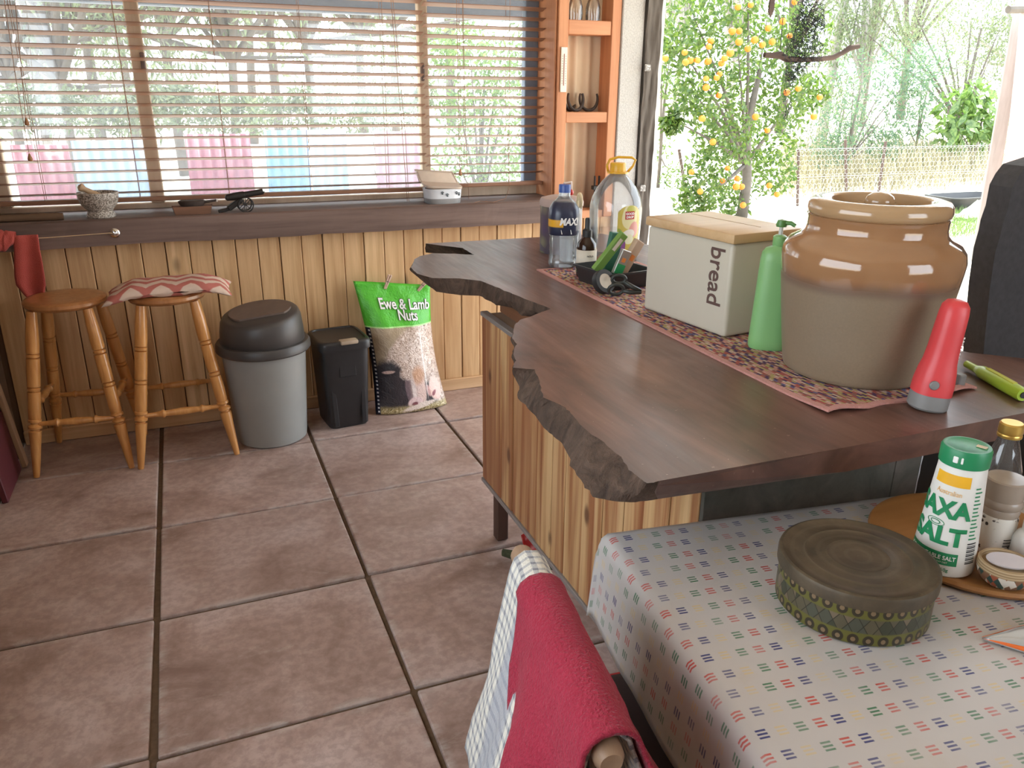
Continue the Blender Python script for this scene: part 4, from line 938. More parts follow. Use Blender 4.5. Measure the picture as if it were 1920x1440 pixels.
# white rim dish and patterned canister behind
def fruit_mat(name, cols, s):
    t = NT(name); v = t.vor(t.co(), s, 1); r = t.white(v)[0]; d = t.vor(t.co(), s, 0); c = t.ramp(r, [(i/len(cols), k) for i, k in enumerate(cols)], 'CONSTANT'); c = t.mix(t.math('MULTIPLY', d, 1.5), c, (.10, .08, .10)); return t.fin(c, .4)
M_FRU = fruit_mat('purple and olive print', [(.10, .06, .14), (.19, .12, .26), (.25, .25, .10), (.12, .10, .13), (.30, .28, .16)], 22)
cn_ = T('printed_canister', 'purple and olive printed canister behind the water bottles', 'canister', (1.470, -.700, ZT+.0003))
bm = NB(); lathe(bm, [(0, 0), (.074, 0), (.075, .003), (.075, .165), (0, .165)], 40); ME('body', bm, M_FRU, cn_, smooth=40)
bm = NB(); lathe(bm, [(.070, .165), (.078, .166), (.079, .180), (.073, .192), (.045, .199), (0, .200)], 40); ME('lid', bm, plain('dusty pink lid', (.44, .33, .29), .6), cn_, smooth=40)
rb_ = T('red_bow', 'small red ribbon bow with a clear peg on the canister lid', 'ribbon', (1.484, -.722, ZT+.2006))
for sx in (-1, 1):
    bm = NB(); lathe(bm, [(0, -.012), (.010, -.006), (.012, 0), (.008, .007), (0, .010)], 14, M=Matrix.Translation((sx*.011, 0, .0125)) @ Matrix.Rotation(sx*.9, 4, 'Y')); ME('loop', bm, M_REDP, rb_, smooth=True)
bm = NB(); tube(bm, [(-.014, .004, .008), (-.013, .004, .045), (.013, .004, .047), (.015, .004, .01)], .0045, 8); ME('clear_handle', bm, plain('pale handle', (.66, .55, .48), .4), rb_, smooth=True)
ds = T('white_dish', 'white lipped beaker half hidden behind the navy labelled bottle', 'beaker', (1.4255, -.862, ZT))
bm = NB(); lathe(bm, [(0, 0), (.028, 0), (.031, .003), (.033, .14), (.036, .182), (.033, .182), (.030, .14), (0, .13)], 36); ME('bowl', bm, M_ENAM, ds, smooth=40)
bm = NB(); tube(bm, [(-.034, .0, .176), (-.062, -.004, .184), (-.078, -.005, .182)], [.008, .009, .004], 10, True, .5); ME('spout', bm, M_ENAM, ds, smooth=True)
bm = NB(); tube(bm, [(.034+.004*math.cos(a), -.002+.020*math.cos(a), .20+.024*math.sin(a)) for a in [2*PI*k/18 for k in range(19)]], .006, 8); ME('ring_handle', bm, plain('cream and amber', (.78, .66, .42), .4, 0, .3, 60), ds, smooth=True)
# brown spray bottle
sb_ = T('brown_bottle', 'small dark brown spray bottle with a cream label', 'bottle', (1.366, -1.112, ZR), math.radians(-25))
M_AMB = plain('dark amber glass', (.030, .013, .008), .12); M_CRL = plain('cream paper label', (.66, .60, .50), .7)
bm = NB(); lathe(bm, [(0, 0), (.029, 0), (.031, .003), (.031, .088), (.028, .104), (.016, .118), (.0135, .124), (.0135, .134), (0, .134)], 36); ME('body', bm, M_AMB, sb_, smooth=50)
bm = NB(); lathe(bm, [(.0313, .020), (.0316, .020), (.0316, .084), (.0313, .084)], 36, cap=False); lb_ = ME('label', bm, M_CRL, sb_, smooth=True)
bm = NB(); lathe(bm, [(.0313, .014), (.0317, .014), (.0317, .020), (.0313, .020)], 36, cap=False); ME('green_band', bm, M_GRND, lb_, smooth=True)
fn = cyl(.0321, 0, 0); bm = NB()
for (xa_, xb_, za, zb_) in ((-.004, .022, .048, .0495), (-.004, .022, .030, .0315), (-.004, -.0025, .030, .0495)):
    grid(bm, 8, 1, lambda u, v: fn(xa_+u*(xb_-xa_), za+v*(zb_-za), 0))
ME('red_box', bm, M_REDP, lb_)
me = text_mesh('NOLA', .008, .0002); MO('lettering', wrap(me, cyl(.0321, .066, .35)), M_OUT, lb_)
bm = NB(); lathe(bm, [(.0140, .122), (.0150, .122), (.0150, .142), (.010, .146), (.0085, .150), (.0085, .176), (.006, .180), (0, .180)], 24); ME('spray_cap', bm, M_OUT, sb_, smooth=40)
# big clear jug
jg = T('clear_jug', 'large clear plastic jug with a yellow cap and handle', 'jug', (1.588, -.885, ZR), math.radians(-25))
jp = [(.050, 0), (.078, .001), (.086, .008), (.087, .02), (.085, .06), (.087, .10), (.0885, .14), (.0890, .165), (.088, .185), (.0815, .21), (.068, .238), (.050, .262), (.034, .278), (.0245, .286), (.0235, .292), (.0235, .30)]
bm = NB(); lathe(bm, jp, 48, cap=False); ME('body', bm, M_PET, jg, smooth=60)
bm = NB(); lathe(bm, [(0, .003), (.082, .004), (.0835, .02), (.082, .06), (.0835, .095), (0, .095)], 48); ME('water', bm, M_WATER, jg, smooth=50)
M_YEL = plain('yellow plastic', (.72, .40, .025), .35)
bm = NB(); lathe(bm, [(.0245, .288), (.0275, .288), (.0275, .297), (.0265, .297), (.0265, .318), (.024, .321), (0, .321)], 32); ME('cap', bm, M_YEL, jg, smooth=40)
hp = [(-.032, 0, .291), (-.037, 0, .312), (-.028, 0, .331), (.0, 0, .339), (.045, 0, .338), (.058, 0, .330), (.050, 0, .310), (.034, 0, .292)]
bm = NB(); tube(bm, hp, .0042, 10); hd = ME('handle', bm, M_YEL, jg, smooth=True, rot=(0, 0, math.radians(3))); 
bm = NB(); lathe(bm, [(.026, .286), (.036, .287), (.036, .292), (.026, .293)], 32, cap=False); ME('handle_ring', bm, M_YEL, hd, smooth=40)
def juglab():
    t = NT('fruit print label'); uv = t.xyz(t.new('ShaderNodeTexCoord').outputs['UV']); u, v = uv[0], uv[1]; n = t.noise(t.co('UV'), 9, 3)
    c = t.mix(n, (.48, .36, .05), (.62, .52, .12)); c = t.mix(t.ell(u, v, .5, .78, .34, .26, 0, .1), c, (.72, .66, .36)); c = t.mix(t.ell(u, v, .55, .92, .22, .08, 0, .2), c, (.50, .48, .10))
    c = t.mix(t.ell(u, v, .70, .52, .24, .16, .3, .2), c, (.66, .30, .26)); c = t.mix(t.ell(u, v, .45, .42, .30, .10, .1, .2), c, (.74, .70, .62)); c = t.mix(t.ell(u, v, .5, .32, .22, .10, 0, .2), c, (.70, .70, .48))
    c = t.mix(t.ell(u, v, .08, .14, .30, .20, .4, .1), c, (.20, .055, .22)); c = t.mix(t.ell(u, v, .02, .20, .18, .12, .4, .1), c, (.28, .36, .06)); c = t.mix(t.ell(u, v, .85, .12, .30, .18, .4, .1), c, (.05, .20, .12))
    c = t.mix(t.ell(u, v, .10, .52, .16, .05, -.6, .2), c, (.28, .34, .05)); return t.fin(c, .4)
a0, a1 = .02, 1.02; rj = lambda z: [jp[i][0]+(jp[i+1][0]-jp[i][0])*((z-jp[i][1])/(jp[i+1][1]-jp[i][1])) for i in range(len(jp)-1) if jp[i][1] <= z <= jp[i+1][1]][0]
bm = NB(); grid(bm, 14, 16, lambda u, v: Vector(((rj(.025+v*.165)+.0012)*math.sin(a0+(a1-a0)*u), -(rj(.025+v*.165)+.0012)*math.cos(a0+(a1-a0)*u), .025+.165*v-.02*v*abs(2*u-1)**2.5)), uv=lambda a, b: (a, b))
jl = ME('label', bm, juglab(), jg, smooth=True)
bm = NB(); fn2 = lambda x, y: Vector((.0905*math.sin(.5+x/.0905), -.0905*math.cos(.5+x/.0905), .158+y)); grid(bm, 8, 4, lambda u, v: fn2(-.018+u*.036, -.013+v*.026)); bd = ME('red_badge', bm, M_REDP, jl, smooth=True)
for s_, yy_ in (('GOOD', .005), ('DROP', -.006)):
    me = text_mesh(s_, .0105, .0004); MO('lettering', wrap(me, lambda x, y, z: Vector((.0912*math.sin(.5+x/.0912), -.0912*math.cos(.5+x/.0912), .158+yy_+y))), M_LET, jl)

# black tray with its contents
tA = AZ(1143, 548, ZR); tr_ = T('black_tray', 'low black plastic tray beside the bread bin', 'tray', (tA.x+.005, tA.y+.004, ZR), math.radians(9))
bm = NB(); TX, TY, TZ = .150, .165, .052
def trayring(k, z): return [(-.0-k, -.0-k, z), (TX+k, -k, z), (TX+k, TY+k, z), (-k, TY+k, z)]
rings = [[bm.verts.new(p) for p in trayring(k, z)] for k, z in ((-.004, 0), (.006, TZ), (.012, TZ), (.012, TZ-.006), (.006, TZ-.006))]
rin = [[bm.verts.new(p) for p in trayring(k, z)] for k, z in ((.006, TZ), (-.008, .004))]
bm.faces.new(rings[0][::-1])
for A_, B_ in ((rings[0], rings[4]), (rings[4], rings[3]), (rings[3], rings[2]), (rings[2], rings[1]), (rin[0], rin[1])):
    for i in range(4): bm.faces.new((A_[i], A_[(i+1) % 4], B_[(i+1) % 4], B_[i]))
bm.faces.new(rin[1]); bmesh.ops.remove_doubles(bm, verts=bm.verts, dist=.0001); bmesh.ops.recalc_face_normals(bm, faces=bm.faces); ME('basin', bm, M_BLK, tr_)
TM = Matrix.Translation(tr_.location) @ Matrix.Rotation(math.radians(9), 4, 'Z')
def inbox(name, label, cat, c, s, rot, mat, group='packets in the black tray', marks=()):
    e = T(name, label, cat, TM @ Vector(c), 0, group, (rot[0], rot[1], rot[2]+math.radians(9)))
    ME('carton', box(NB(), (0, 0, 0), s, None, .0015), mat, e)
    for (mc_, ms_, mm_) in marks: ME('mark', box(NB(), mc_, ms_), mm_, e)
    return e
M_BG = plain('leaf green card', (.16, .30, .06), .45); M_BG2 = plain('emerald card', (.03, .30, .10), .4); M_SIL = plain('silver blister', (.38, .37, .34), .3, .5); M_TAN = plain('tan card', (.52, .38, .27), .6); M_ORD = plain('orange dot', (.75, .25, .05), .5)
inbox('green_carton', 'long leaf green carton poking out of the black tray', 'carton', (.030, .052, .104), (.026, .018, .135), (math.radians(12), math.radians(36), 0), M_BG, marks=(((-.0, -.0092, .03), (.012, .001, .04), M_CRL),))
inbox('battery_pack', 'silver and green blister pack with an orange dot in the black tray', 'packet', (.050, .020, .078), (.034, .012, .075), (math.radians(8), math.radians(20), 0), M_SIL, marks=(((0, -.0065, -.020), (.030, .001, .030), M_BG2), ((0, -.0068, .008), (.013, .001, .013), M_ORD)))
inbox('tan_carton', 'tan card box with an orange dot beside the bread bin', 'carton', (.098, .040, .085), (.030, .020, .110), (math.radians(6), math.radians(30), 0), M_TAN, marks=(((0, -.0105, .0), (.014, .001, .018), M_ORD),))
inbox('emerald_carton', 'dark emerald carton behind the other packets in the tray', 'carton', (.085, .110, .085), (.045, .015, .13), (math.radians(5), math.radians(8), 0), plain('dark emerald card', (.03, .14, .09), .4))
o = ME('rose_carton', box(NB(), (0, 0, 0), (.05, .03, .028), None, .002), plain('rose card', (.62, .30, .24), .6)); o.matrix_world = TM @ Matrix.Translation((.105, .028, .0205)) ; o.location = TM @ Vector((.118, .022, .019)); tag(o, 'small rose card box low in the tray corner', 'carton', 'packets in the black tray')
# tape roll
rl = T('tape_roll', 'black roll of tape with a cream core leaning on the tray', 'tape', TM @ Vector((-.030, -.004, .034)), 0, None, (math.radians(62), math.radians(28), 0))
bm = NB(); lathe(bm, [(.022, -.010), (.034, -.010), (.035, 0), (.034, .010), (.022, .010), (.022, -.010)], 32, cap=False); ME('tape', bm, M_OUT, rl, smooth=40)
bm = NB(); lathe(bm, [(0, -.006), (.0215, -.0095), (.0215, .0095), (0, .006)], 32, cap=False); ME('core', bm, M_CRL, rl, smooth=40)
# scissors
sp = AZ(1150, 556, ZR); sw = T('scissors', 'black handled scissors lying against the tray front', 'scissors', sp+Vector((.02, -.0, .0)), math.radians(-20))
M_SCI = plain('dark grey handle', (.030, .034, .030), .5)
def ringp(cx, cy, cz, a, b, tilt): return [Vector((cx+a*math.cos(2*PI*k/24), cy-.3*b*math.sin(2*PI*k/24)*tilt, cz+b*math.sin(2*PI*k/24))) for k in range(25)]
bm = NB(); tube(bm, ringp(-.012, -.006, .020, .021, .015, 1), .005, 8, False); tube(bm, [(.008, -.006, .016), (.03, -.006, .012), (.06, -.006, .012)], [.006, .007, .005], 8); ME('handle', bm, M_SCI, sw, smooth=True)
bm = NB(); tube(bm, ringp(-.004, .004, .047, .019, .012, 0), .005, 8, False); tube(bm, [(.012, .003, .040), (.035, -.001, .026), (.06, -.004, .016)], [.006, .007, .005], 8); ME('handle', bm, M_SCI, sw, smooth=True)
bm = NB(); box(bm, (.095, -.006, .014), (.075, .003, .010), None, .001); ME('blade', bm, M_CHR, sw)

# ================================================================ NICHE CONTENTS
M_SHOE = plain('rusty horseshoe iron', (.075, .060, .052), .6, .5, .4, 40, .4)
zs2 = AY(1100, 210, YW).z
def horseshoe(label, px, tilt, lean, yoff, rz=0.0):
    p = AY(px, 205, YW+yoff); e = T('horseshoe', label, 'horseshoe', (p.x, YW+yoff, zs2+.0005), 0, 'horseshoes in the niche', (lean, 0, rz))
    pts = []
    for k in range(25):
        a = math.radians(-205+k*230/24); pts.append(Vector((.046*math.cos(a), 0, .058+.055*math.sin(a)*(1.05 if math.sin(a) > 0 else 1))))
    zm = min(p_.z for p_ in pts); pts = [p_-Vector((0, 0, zm-.006)) for p_ in pts]
    bm = NB(); tube(bm, pts, [.0065+.004*math.sin(PI*k/24) for k in range(25)], 8, True, .8); ME('shoe', bm, M_SHOE, e, smooth=50)
    bm = NB()
    for k in (6, 9, 15, 18): box(bm, pts[k]+Vector((0, -.007, 0)), (.004, .004, .004))
    ME('nail_holes', bm, M_OUT, e)
horseshoe('front left horseshoe standing open side up in the niche', 1080, 0, math.radians(-6), .030, math.radians(10))
horseshoe('right hand horseshoe standing in the niche', 1104, 0, math.radians(-10), .058, math.radians(-12))
horseshoe('rear horseshoe leaning on the cream niche back', 1070, 0, math.radians(-12), .080, math.radians(30))
M_TH = plain('cream thermometer card', (.80, .72, .60), .5)
ta, tb_ = AY(1053, 88, YW-.013), AY(1055, 173, YW-.013)
th = T('thermometer', 'cream wall thermometer on the orange stud', 'thermometer', tb_)
H_ = ta.z-tb_.z; bm = NB(); box(bm, (0, -.004, H_/2), (.034, .007, H_), None, .0034, 2); ME('plate', bm, M_TH, th)
bm = NB(); tube(bm, [(0, -.0085, .03), (0, -.0085, H_-.03)], .0016, 8); ME('tube', bm, plain('red spirit', (.35, .05, .04), .3), th)
bm = NB()
for k in range(12):
    for sx in (-1, 1): box(bm, (sx*.009, -.0078, .04+k*(H_-.08)/11), (.005, .0008, .0016))
ME('scale_marks', bm, M_OUT, th)
M_GLASS = clear_plastic('wine glass', (.98, .97, .94), .2, .06); zs1 = AY(1100, 38, YW).z
for px in (1079, 1112):
    p = AY(px, 20, YW+.045); e = T('wine_glass', 'clear upturned glass on the top niche shelf, %s one' % ('left' if px < 1100 else 'right'), 'glass', (p.x, YW+.045, zs1+.0005), 0, 'glasses on the top niche shelf')
    bm = NB(); lathe(bm, [(.034, 0), (.036, .03), (.035, .06), (.026, .09), (.008, .108), (.004, .115), (.0035, .16), (.006, .172), (.03, .178), (.030, .180), (0, .180)], 28, cap=False); ME('bowl', bm, M_GLASS, e, smooth=60)
p = AY(1119, 342, YW+.03); e = T('clip_stand', 'small black two pronged clip at the foot of the niche', 'clip', (p.x, YW+.03, .8855))
bm = NB(); box(bm, (0, 0, p.z-.8855+.004-.03), (.05, .03, .02), None, .002); box(bm, (0, 0, (p.z-.8855)/2-.02), (.02, .02, p.z-.8855-.03)); ME('base', bm, M_OUT, e)
for sx in (-1, 1): ME('prong', box(NB(), (sx*.012, 0, p.z-.8855+.008), (.007, .012, .05), None, .002), M_OUT, e)

# ================================================================ HANGING DRIFTWOOD
YH = -.10
dp = [AY(x, y, YH) for x, y in ((1433, 103), (1447, 104), (1462, 103), (1475, 111), (1500, 112), (1535, 111), (1562, 108), (1580, 99), (1593, 90), (1610, 87))]
dm = T('driftwood_mobile', 'driftwood stick hung on strings with black netting in the opening', 'mobile', (dp[4].x, YH, dp[4].z))
bm = NB(); tube(bm, dp, [.011, .013, .017, .014, .012, .012, .012, .011, .014, .011], 10); M_DRIFT = wood('driftwood', (.040, .024, .017), (.09, .055, .04), 0, 40, .2, .8, var=0, bump=.6); WP('driftwood', bm, M_DRIFT, dm, smooth=50)
for a, tx in ((dp[2], 1471), (dp[8], 1613)):
    t2 = AY(tx, 0, YH); t2 = a+(t2-a)*((2.47-a.z)/(t2.z-a.z)); bm = NB(); tube(bm, [a, t2], .0016, 6); WP('string', bm, M_OUT, dm)
M_NET = plain('black netting', (.012, .016, .018), .8)
rnd = random.Random(3); bm = NB(); q4 = lambda x, y: AY(x, y, YH+rnd.uniform(-.03, .03))
def nets(cx0, cx1, y0, y1, n, ln_):
    for k in range(n):
        f = rnd.random(); y = y0+(y1-y0)*f; xc_ = cx0[0]+(cx0[1]-cx0[0])*f; xe = cx1[0]+(cx1[1]-cx1[0])*f; x = xc_+(xe-xc_)*rnd.random()
        a = rnd.uniform(0, 2*PI); pts = [q4(x, y)]
        for s in range(4):
            a += rnd.uniform(-.9, .9); x += ln_*math.cos(a); y += ln_*math.sin(a); x = min(max(x, xc_-2), xe+2); pts.append(q4(x, y))
        tube(bm, pts, .0011, 3, False)
nets((1506, 1480), (1547, 1542), -10, 40, 130, 5); nets((1492, 1470), (1545, 1540), 30, 112, 420, 5); nets((1478, 1474), (1530, 1490), 108, 150, 150, 4); nets((1470, 1472), (1490, 1478), 140, 215, 70, 4)
WP('netting', bm, M_NET, dm, kind='stuff')
p0_ = AY(1444, 35, YH-.02); bm = NB(); w_ = .013
prism(bm, [(-w_, -.004), (w_, -.004), (w_, .004), (-w_, .004)], .03, 2.47-p0_.z)
lo = [v for v in bm.verts if v.co.z < .05]; tip = bm.verts.new((0, 0, 0)); 
for a in ((-w_, -.004), (w_, -.004), (w_, .004), (-w_, .004)): pass
q_ = sorted(lo, key=lambda v: math.atan2(v.co.y, v.co.x))
for i in range(4): bm.faces.new((q_[i], q_[(i+1) % 4], tip))
o = ME('hanging_slat', bm, M_DRIFT); o.location = p0_; tag(o, 'dark pointed wooden slat hanging left of the netting', 'slat')
# ================================================================ DINING TABLE AND CLOTH
TZ_ = .748; tc = AZ(1148, 1003, TZ_+.002); TR = math.radians(-7.5); TLX, TLY = 1.30, .86
tbM = Matrix.Translation((tc.x, tc.y, 0)) @ Matrix.Rotation(TR, 4, 'Z')
M_TBL = wood('table timber', (.20, .10, .05), (.32, .18, .09), 0, 40, .06, .5)
tb2 = T('dining_table', 'wooden dining table hidden under the patterned cloth', 'table', (tc.x, tc.y, 0), TR)
ME('tabletop', box2(NB(), (.004, -TLY+.004, TZ_-.032), (TLX-.004, -.004, TZ_-.003), .003), M_TBL, tb2)
for x in (.06, TLX-.06):
    for y in (-.07, -TLY+.07): ME('leg', box2(NB(), (x-.03, y-.03, 0), (x+.03, y+.03, TZ_-.033), .004), M_TBL, tb2)
def cloth_mat():
    t = NT('dash print oilcloth'); q = t.xyz(t.new('ShaderNodeTexCoord').outputs['UV'])
    px, py = .0255, .0345
    col_i = t.math('FLOOR', t.math('DIVIDE', q[1], py)); off = t.math('MULTIPLY', t.math('MODULO', col_i, 2.0), .5)
    a = t.math('ADD', t.math('DIVIDE', q[0], px), off); row = t.math('FLOOR', a); fx = t.math('FRACT', a); fy = t.math('FRACT', t.math('DIVIDE', q[1], py))
    bar = t.math('FRACT', t.math('MULTIPLY', t.math('SUBTRACT', fy, .28), 1/.16)); inb = t.math('MULTIPLY', t.band(fy, .28, .755, .01), t.math('LESS_THAN', bar, .52))
    mk = t.math('MULTIPLY', inb, t.band(fx, .24, .76, .03))
    idx = t.math('DIVIDE', t.math('ADD', t.math('MODULO', t.math('ADD', row, 400.0), 4.0), .5), 4.0)
    ink = t.ramp(idx, [(0, (.055, .16, .085)), (.25, (.44, .070, .055)), (.5, (.030, .035, .14)), (.75, (.52, .41, .24))], 'CONSTANT')
    n = t.noise(t.co('UV'), 5, 5, .6); n2 = t.noise(t.co('UV'), 40, 4, .6)
    base = t.mix(n, (.40, .375, .365), (.52, .485, .455)); base = t.mix(t.math('MULTIPLY', t.step(n, .5, .72), .55), base, (.40, .31, .21)); base = t.mix(t.math('MULTIPLY', n2, .25), base, (.42, .38, .35))
    wear = t.ramp(t.noise(t.co('UV'), 14, 3), [(.35, .55), (.6, 1.0)])
    c = t.mix(t.math('MULTIPLY', mk, wear), base, ink); return t.fin(c, .38, 0, .45)
M_CLOTH = cloth_mat()
def cloth_pos(lx, ly):
    cx = min(max(lx, 0), TLX); cy = min(max(ly, -TLY), 0); ex, ey = lx-cx, ly-cy; e = math.hypot(ex, ey)
    z = TZ_+.0015
    if e < 1e-6: return Vector((cx, cy, z+.0006*fbm(lx*7, ly*7)))
    dx, dy = ex/e, ey/e; rr = .018
    if e < rr*PI/2: a = e/rr; out = rr*math.sin(a); dn = rr*(1-math.cos(a))
    else: out = rr+.10*(e-rr*PI/2); dn = rr+(e-rr*PI/2)
    wv = .010*fbm((lx if abs(ey) > abs(ex) else ly)*6, 2.2)*min(1, e/.1); out += wv
    if abs(ex) > 1e-6 and abs(ey) > 1e-6: out += .35*min(abs(ex), abs(ey))*.6
    return Vector((cx+dx*out, cy+dy*out, z-dn))
drop = .168
us = [-drop+k*(TLX+2*drop)/130 for k in range(131)]; vs_ = [-TLY-drop+k*(TLY+drop+.035)/84 for k in range(85)]
bm = NB(); grid(bm, 130, 84, lambda u, v: cloth_pos(us[int(round(u*130))], vs_[int(round(v*84))]), uv=lambda a, b: (us[int(round(a*130))]+3, vs_[int(round(b*84))]+3))
tcl = ME('tablecloth', bm, M_CLOTH, smooth=True); tcl.location = (tc.x, tc.y, 0); tcl.rotation_euler = (0, 0, TR); solid(tcl, .0012, 1)
tag(tcl, 'pale oilcloth printed with small coloured dashes draped over the table', 'tablecloth')
ZC = TZ_+.0042

# ================================================================ CAKE TIN
def tin_side():
    t = NT('printed tin side'); q = t.xyz(t.co()); ang = t.math('DIVIDE', t.math('ARCTAN2', q[1], q[0]), 2*PI); z = q[2]
    k = t.math('MULTIPLY', ang, 34); fz = t.math('DIVIDE', z, .066)
    dz = t.math('MULTIPLY', t.math('SUBTRACT', fz, .46), 2.1); fk = t.math('MULTIPLY', k, 1.0)
    p = t.math('ADD', fk, dz); m_ = t.math('SUBTRACT', fk, dz)
    ck = t.new('ShaderNodeCombineXYZ'); t.put(ck.inputs[0], t.math('FLOOR', p)); t.put(ck.inputs[1], t.math('FLOOR', m_)); w_ = t.white(ck.outputs[0])[0]
    c = t.ramp(w_, [(0, (.055, .062, .040)), (.25, (.12, .105, .065)), (.5, (.20, .155, .105)), (.75, (.085, .095, .070))], 'CONSTANT')
    eg = t.math('MINIMUM', t.math('FRACT', p), t.math('FRACT', m_)); c = t.mix(t.math('SUBTRACT', 1.0, t.step(eg, .04, .10)), c, (.03, .028, .02))
    for zc in (.13, .80):
        fu = t.math('SUBTRACT', t.math('FRACT', t.math('MULTIPLY', ang, 34)), .5); fv = t.math('MULTIPLY', t.math('SUBTRACT', fz, zc), 3.0)
        d = t.math('SQRT', t.math('ADD', t.math('MULTIPLY', fu, fu), t.math('MULTIPLY', fv, fv)))
        bnd = t.band(fz, zc-.16, zc+.17, .02); c = t.mix(bnd, c, (.155, .15, .030)); fl = t.ramp(d, [(.0, (.26, .18, .10)), (.16, (.26, .18, .10)), (.17, (.035, .028, .018)), (.36, (.045, .035, .02)), (.40, (.16, .15, .03))], 'LINEAR'); c = t.mix(t.math('MULTIPLY', bnd, t.math('LESS_THAN', d, .40)), c, fl)
    n = t.noise(t.co(), 60, 4); return t.fin(t.mix(t.math('MULTIPLY', n, .4), c, (.06, .05, .03)), .35, .3)
def tin_lid():
    t = NT('tarnished tin lid'); q = t.xyz(t.co()); r = t.math('SQRT', t.math('ADD', t.math('MULTIPLY', q[0], q[0]), t.math('MULTIPLY', q[1], q[1]))); n = t.noise(t.co(), 14, 5, .6, .6); f = t.noise(t.co(), 160, 3)
    s = t.math('SINE', t.math('MULTIPLY', t.math('ADD', r, t.math('MULTIPLY', n, .012)), 340)); c = t.ramp(n, [(.3, (.040, .030, .018)), (.55, (.085, .062, .036)), (.75, (.14, .105, .065))])
    c = t.mix(t.math('MULTIPLY', t.step(s, .2, .9), .25), c, (.15, .12, .08)); c = t.mix(t.math('MULTIPLY', f, .3), c, (.05, .04, .03)); t.bump(f, .3, .001); return t.fin(c, .5, .35)
tn_ = AZ(1580, 1203, ZC); vd = (tn_-CAM); vd.z = 0; vd.normalize(); RT = .1085; tcn = tn_+vd*(RT-.003)
tin = T('cake_tin', 'round tarnished cake tin with a diamond patterned side', 'tin', (tcn.x, tcn.y, ZC))
bm = NB(); lathe(bm, [(0, 0), (RT-.004, 0), (RT-.002, .002), (RT-.002, .064), (0, .064)], 72); ME('body', bm, tin_side(), tin, smooth=40)
M_TLID = tin_lid(); bm = NB(); lathe(bm, [(RT-.0015, .058), (RT+.0015, .058), (RT+.0015, .073), (RT, .077), (RT-.004, .0785), (RT-.008, .0775), (RT-.012, .0755), (.075, .0765), (.073, .0775), (.07, .0768), (.045, .0772), (.043, .078), (.04, .0772), (0, .0772)], 72); ME('lid', bm, M_TLID, tin, smooth=30)

# ================================================================ ROUND BOARD AND THE THINGS ON IT
M_BRD = wood('orange brown round board', (.25, .105, .030), (.38, .18, .06), 0, 30, .08, .45, var=0)
bd2 = T('round_board', 'round brown wooden serving board on the tablecloth', 'board', (1.372, -2.540, ZC))
bm = NB(); lathe(bm, [(0, 0), (.153, 0), (.160, .004), (.162, .009), (.159, .014), (.150, .0145), (.146, .0125), (0, .0125)], 64); ME('disc', bm, M_BRD, bd2, smooth=40)
ZBd = ZC+.0128
# salt
M_SALT = plain('white salt plastic', (.72, .70, .65), .4, 0, .04, 5); M_SG = plain('salt green', (.015, .22, .085), .4)
sn = AZ(1776, 1084, ZBd); sa_ = T('salt_bottle', 'tall white salt container with a green cap and green lettering', 'salt', (sn.x+.026, sn.y+.034, ZBd), math.radians(-66))
def rs(z): return .0455-.0135*max(0, (z-.012))/.175
bm = NB(); lathe(bm, [(0, 0), (.040, 0), (.0440, .003), (.0455, .012), (rs(.06), .06), (rs(.12), .12), (rs(.178), .178), (.031, .181), (0, .181)], 56); ME('body', bm, M_SALT, sa_, smooth=40)
bm = NB(); lathe(bm, [(.0315, .176), (.0345, .177), (.0345, .200), (.0325, .204), (.029, .2045), (.027, .2035), (0, .2035)], 48); cap_ = ME('cap', bm, M_SG, sa_, smooth=40)
for k, sz in ((-.10, .007), (.16, .003)):
    a = k; bm = NB(); box(bm, (.0345*math.sin(a), -.0345*math.cos(a), .190), (sz, .0025, .010), Matrix.Rotation(a, 3, 'Z'), .001); ME('cap_mark', bm, M_LET, cap_)
bm = NB(); box(bm, (.018, .006, .2046), (.014, .008, .0012)); ME('sticker', bm, plain('pale sticker', (.60, .48, .32), .6), cap_)
def con(off, a0, z0): return lambda x, y, z: Vector(((rs(z0+y)+off)*math.sin(a0+x/.040), -(rs(z0+y)+off)*math.cos(a0+x/.040), z0+y))
def cpatch(name, x0, x1, z0, z1, mat, off=.0005, a0=0.0):
    bm = NB(); f = con(off, a0, 0.0); grid(bm, 16, 4, lambda u, v: f(x0+u*(x1-x0), z0+v*(z1-z0), 0)); return ME(name, bm, mat, sa_, smooth=True)
cpatch('yellow_band', -.032, .027, .148, .166, plain('amber print', (.80, .42, .02), .5)); cpatch('green_band', -.05, .027, .022, .042, M_SG); cpatch('seal', -.034, -.018, .012, .026, M_SG, .0009)
for s_, sz, z0, mt, bo, sxx, xo in (('SAXA', .038, .110, M_SG, .0017, .92, -.010), ('SALT', .038, .067, M_SG, .0017, .96, -.008), ('IODISED TABLE SALT', .0092, .0335, M_LET, .0002, .80, -.010), ('NET 750g', .0075, .0145, M_SG, .0001, .9, .004), ('Australian', .011, .137, plain('amber script', (.78, .48, .20), .5), .0001, .9, -.003), ('IODISED FOR A HEALTHY DIET', .0038, .0265, M_LET, .0, .8, -.006)):
    me = subdiv_mesh(text_mesh(s_, sz, bo, sx=sxx), 1); MO('lettering', wrap(me, con(.0011, xo/.040, z0)), mt, sa_)
bm = NB(); f = con(.0009, 0, 0); pts = [f(-.012+.013*math.cos(a), .087+.0055*math.sin(a), 0) for a in [2*PI*k/24 for k in range(25)]]; tube(bm, pts, .0005, 5, False); pts = [f(-.012+.007*math.cos(a), .087+.003*math.sin(a), 0) for a in [2*PI*k/24 for k in range(25)]]; tube(bm, pts, .0006, 5, False); ME('oval_emblem', bm, M_SG, sa_)
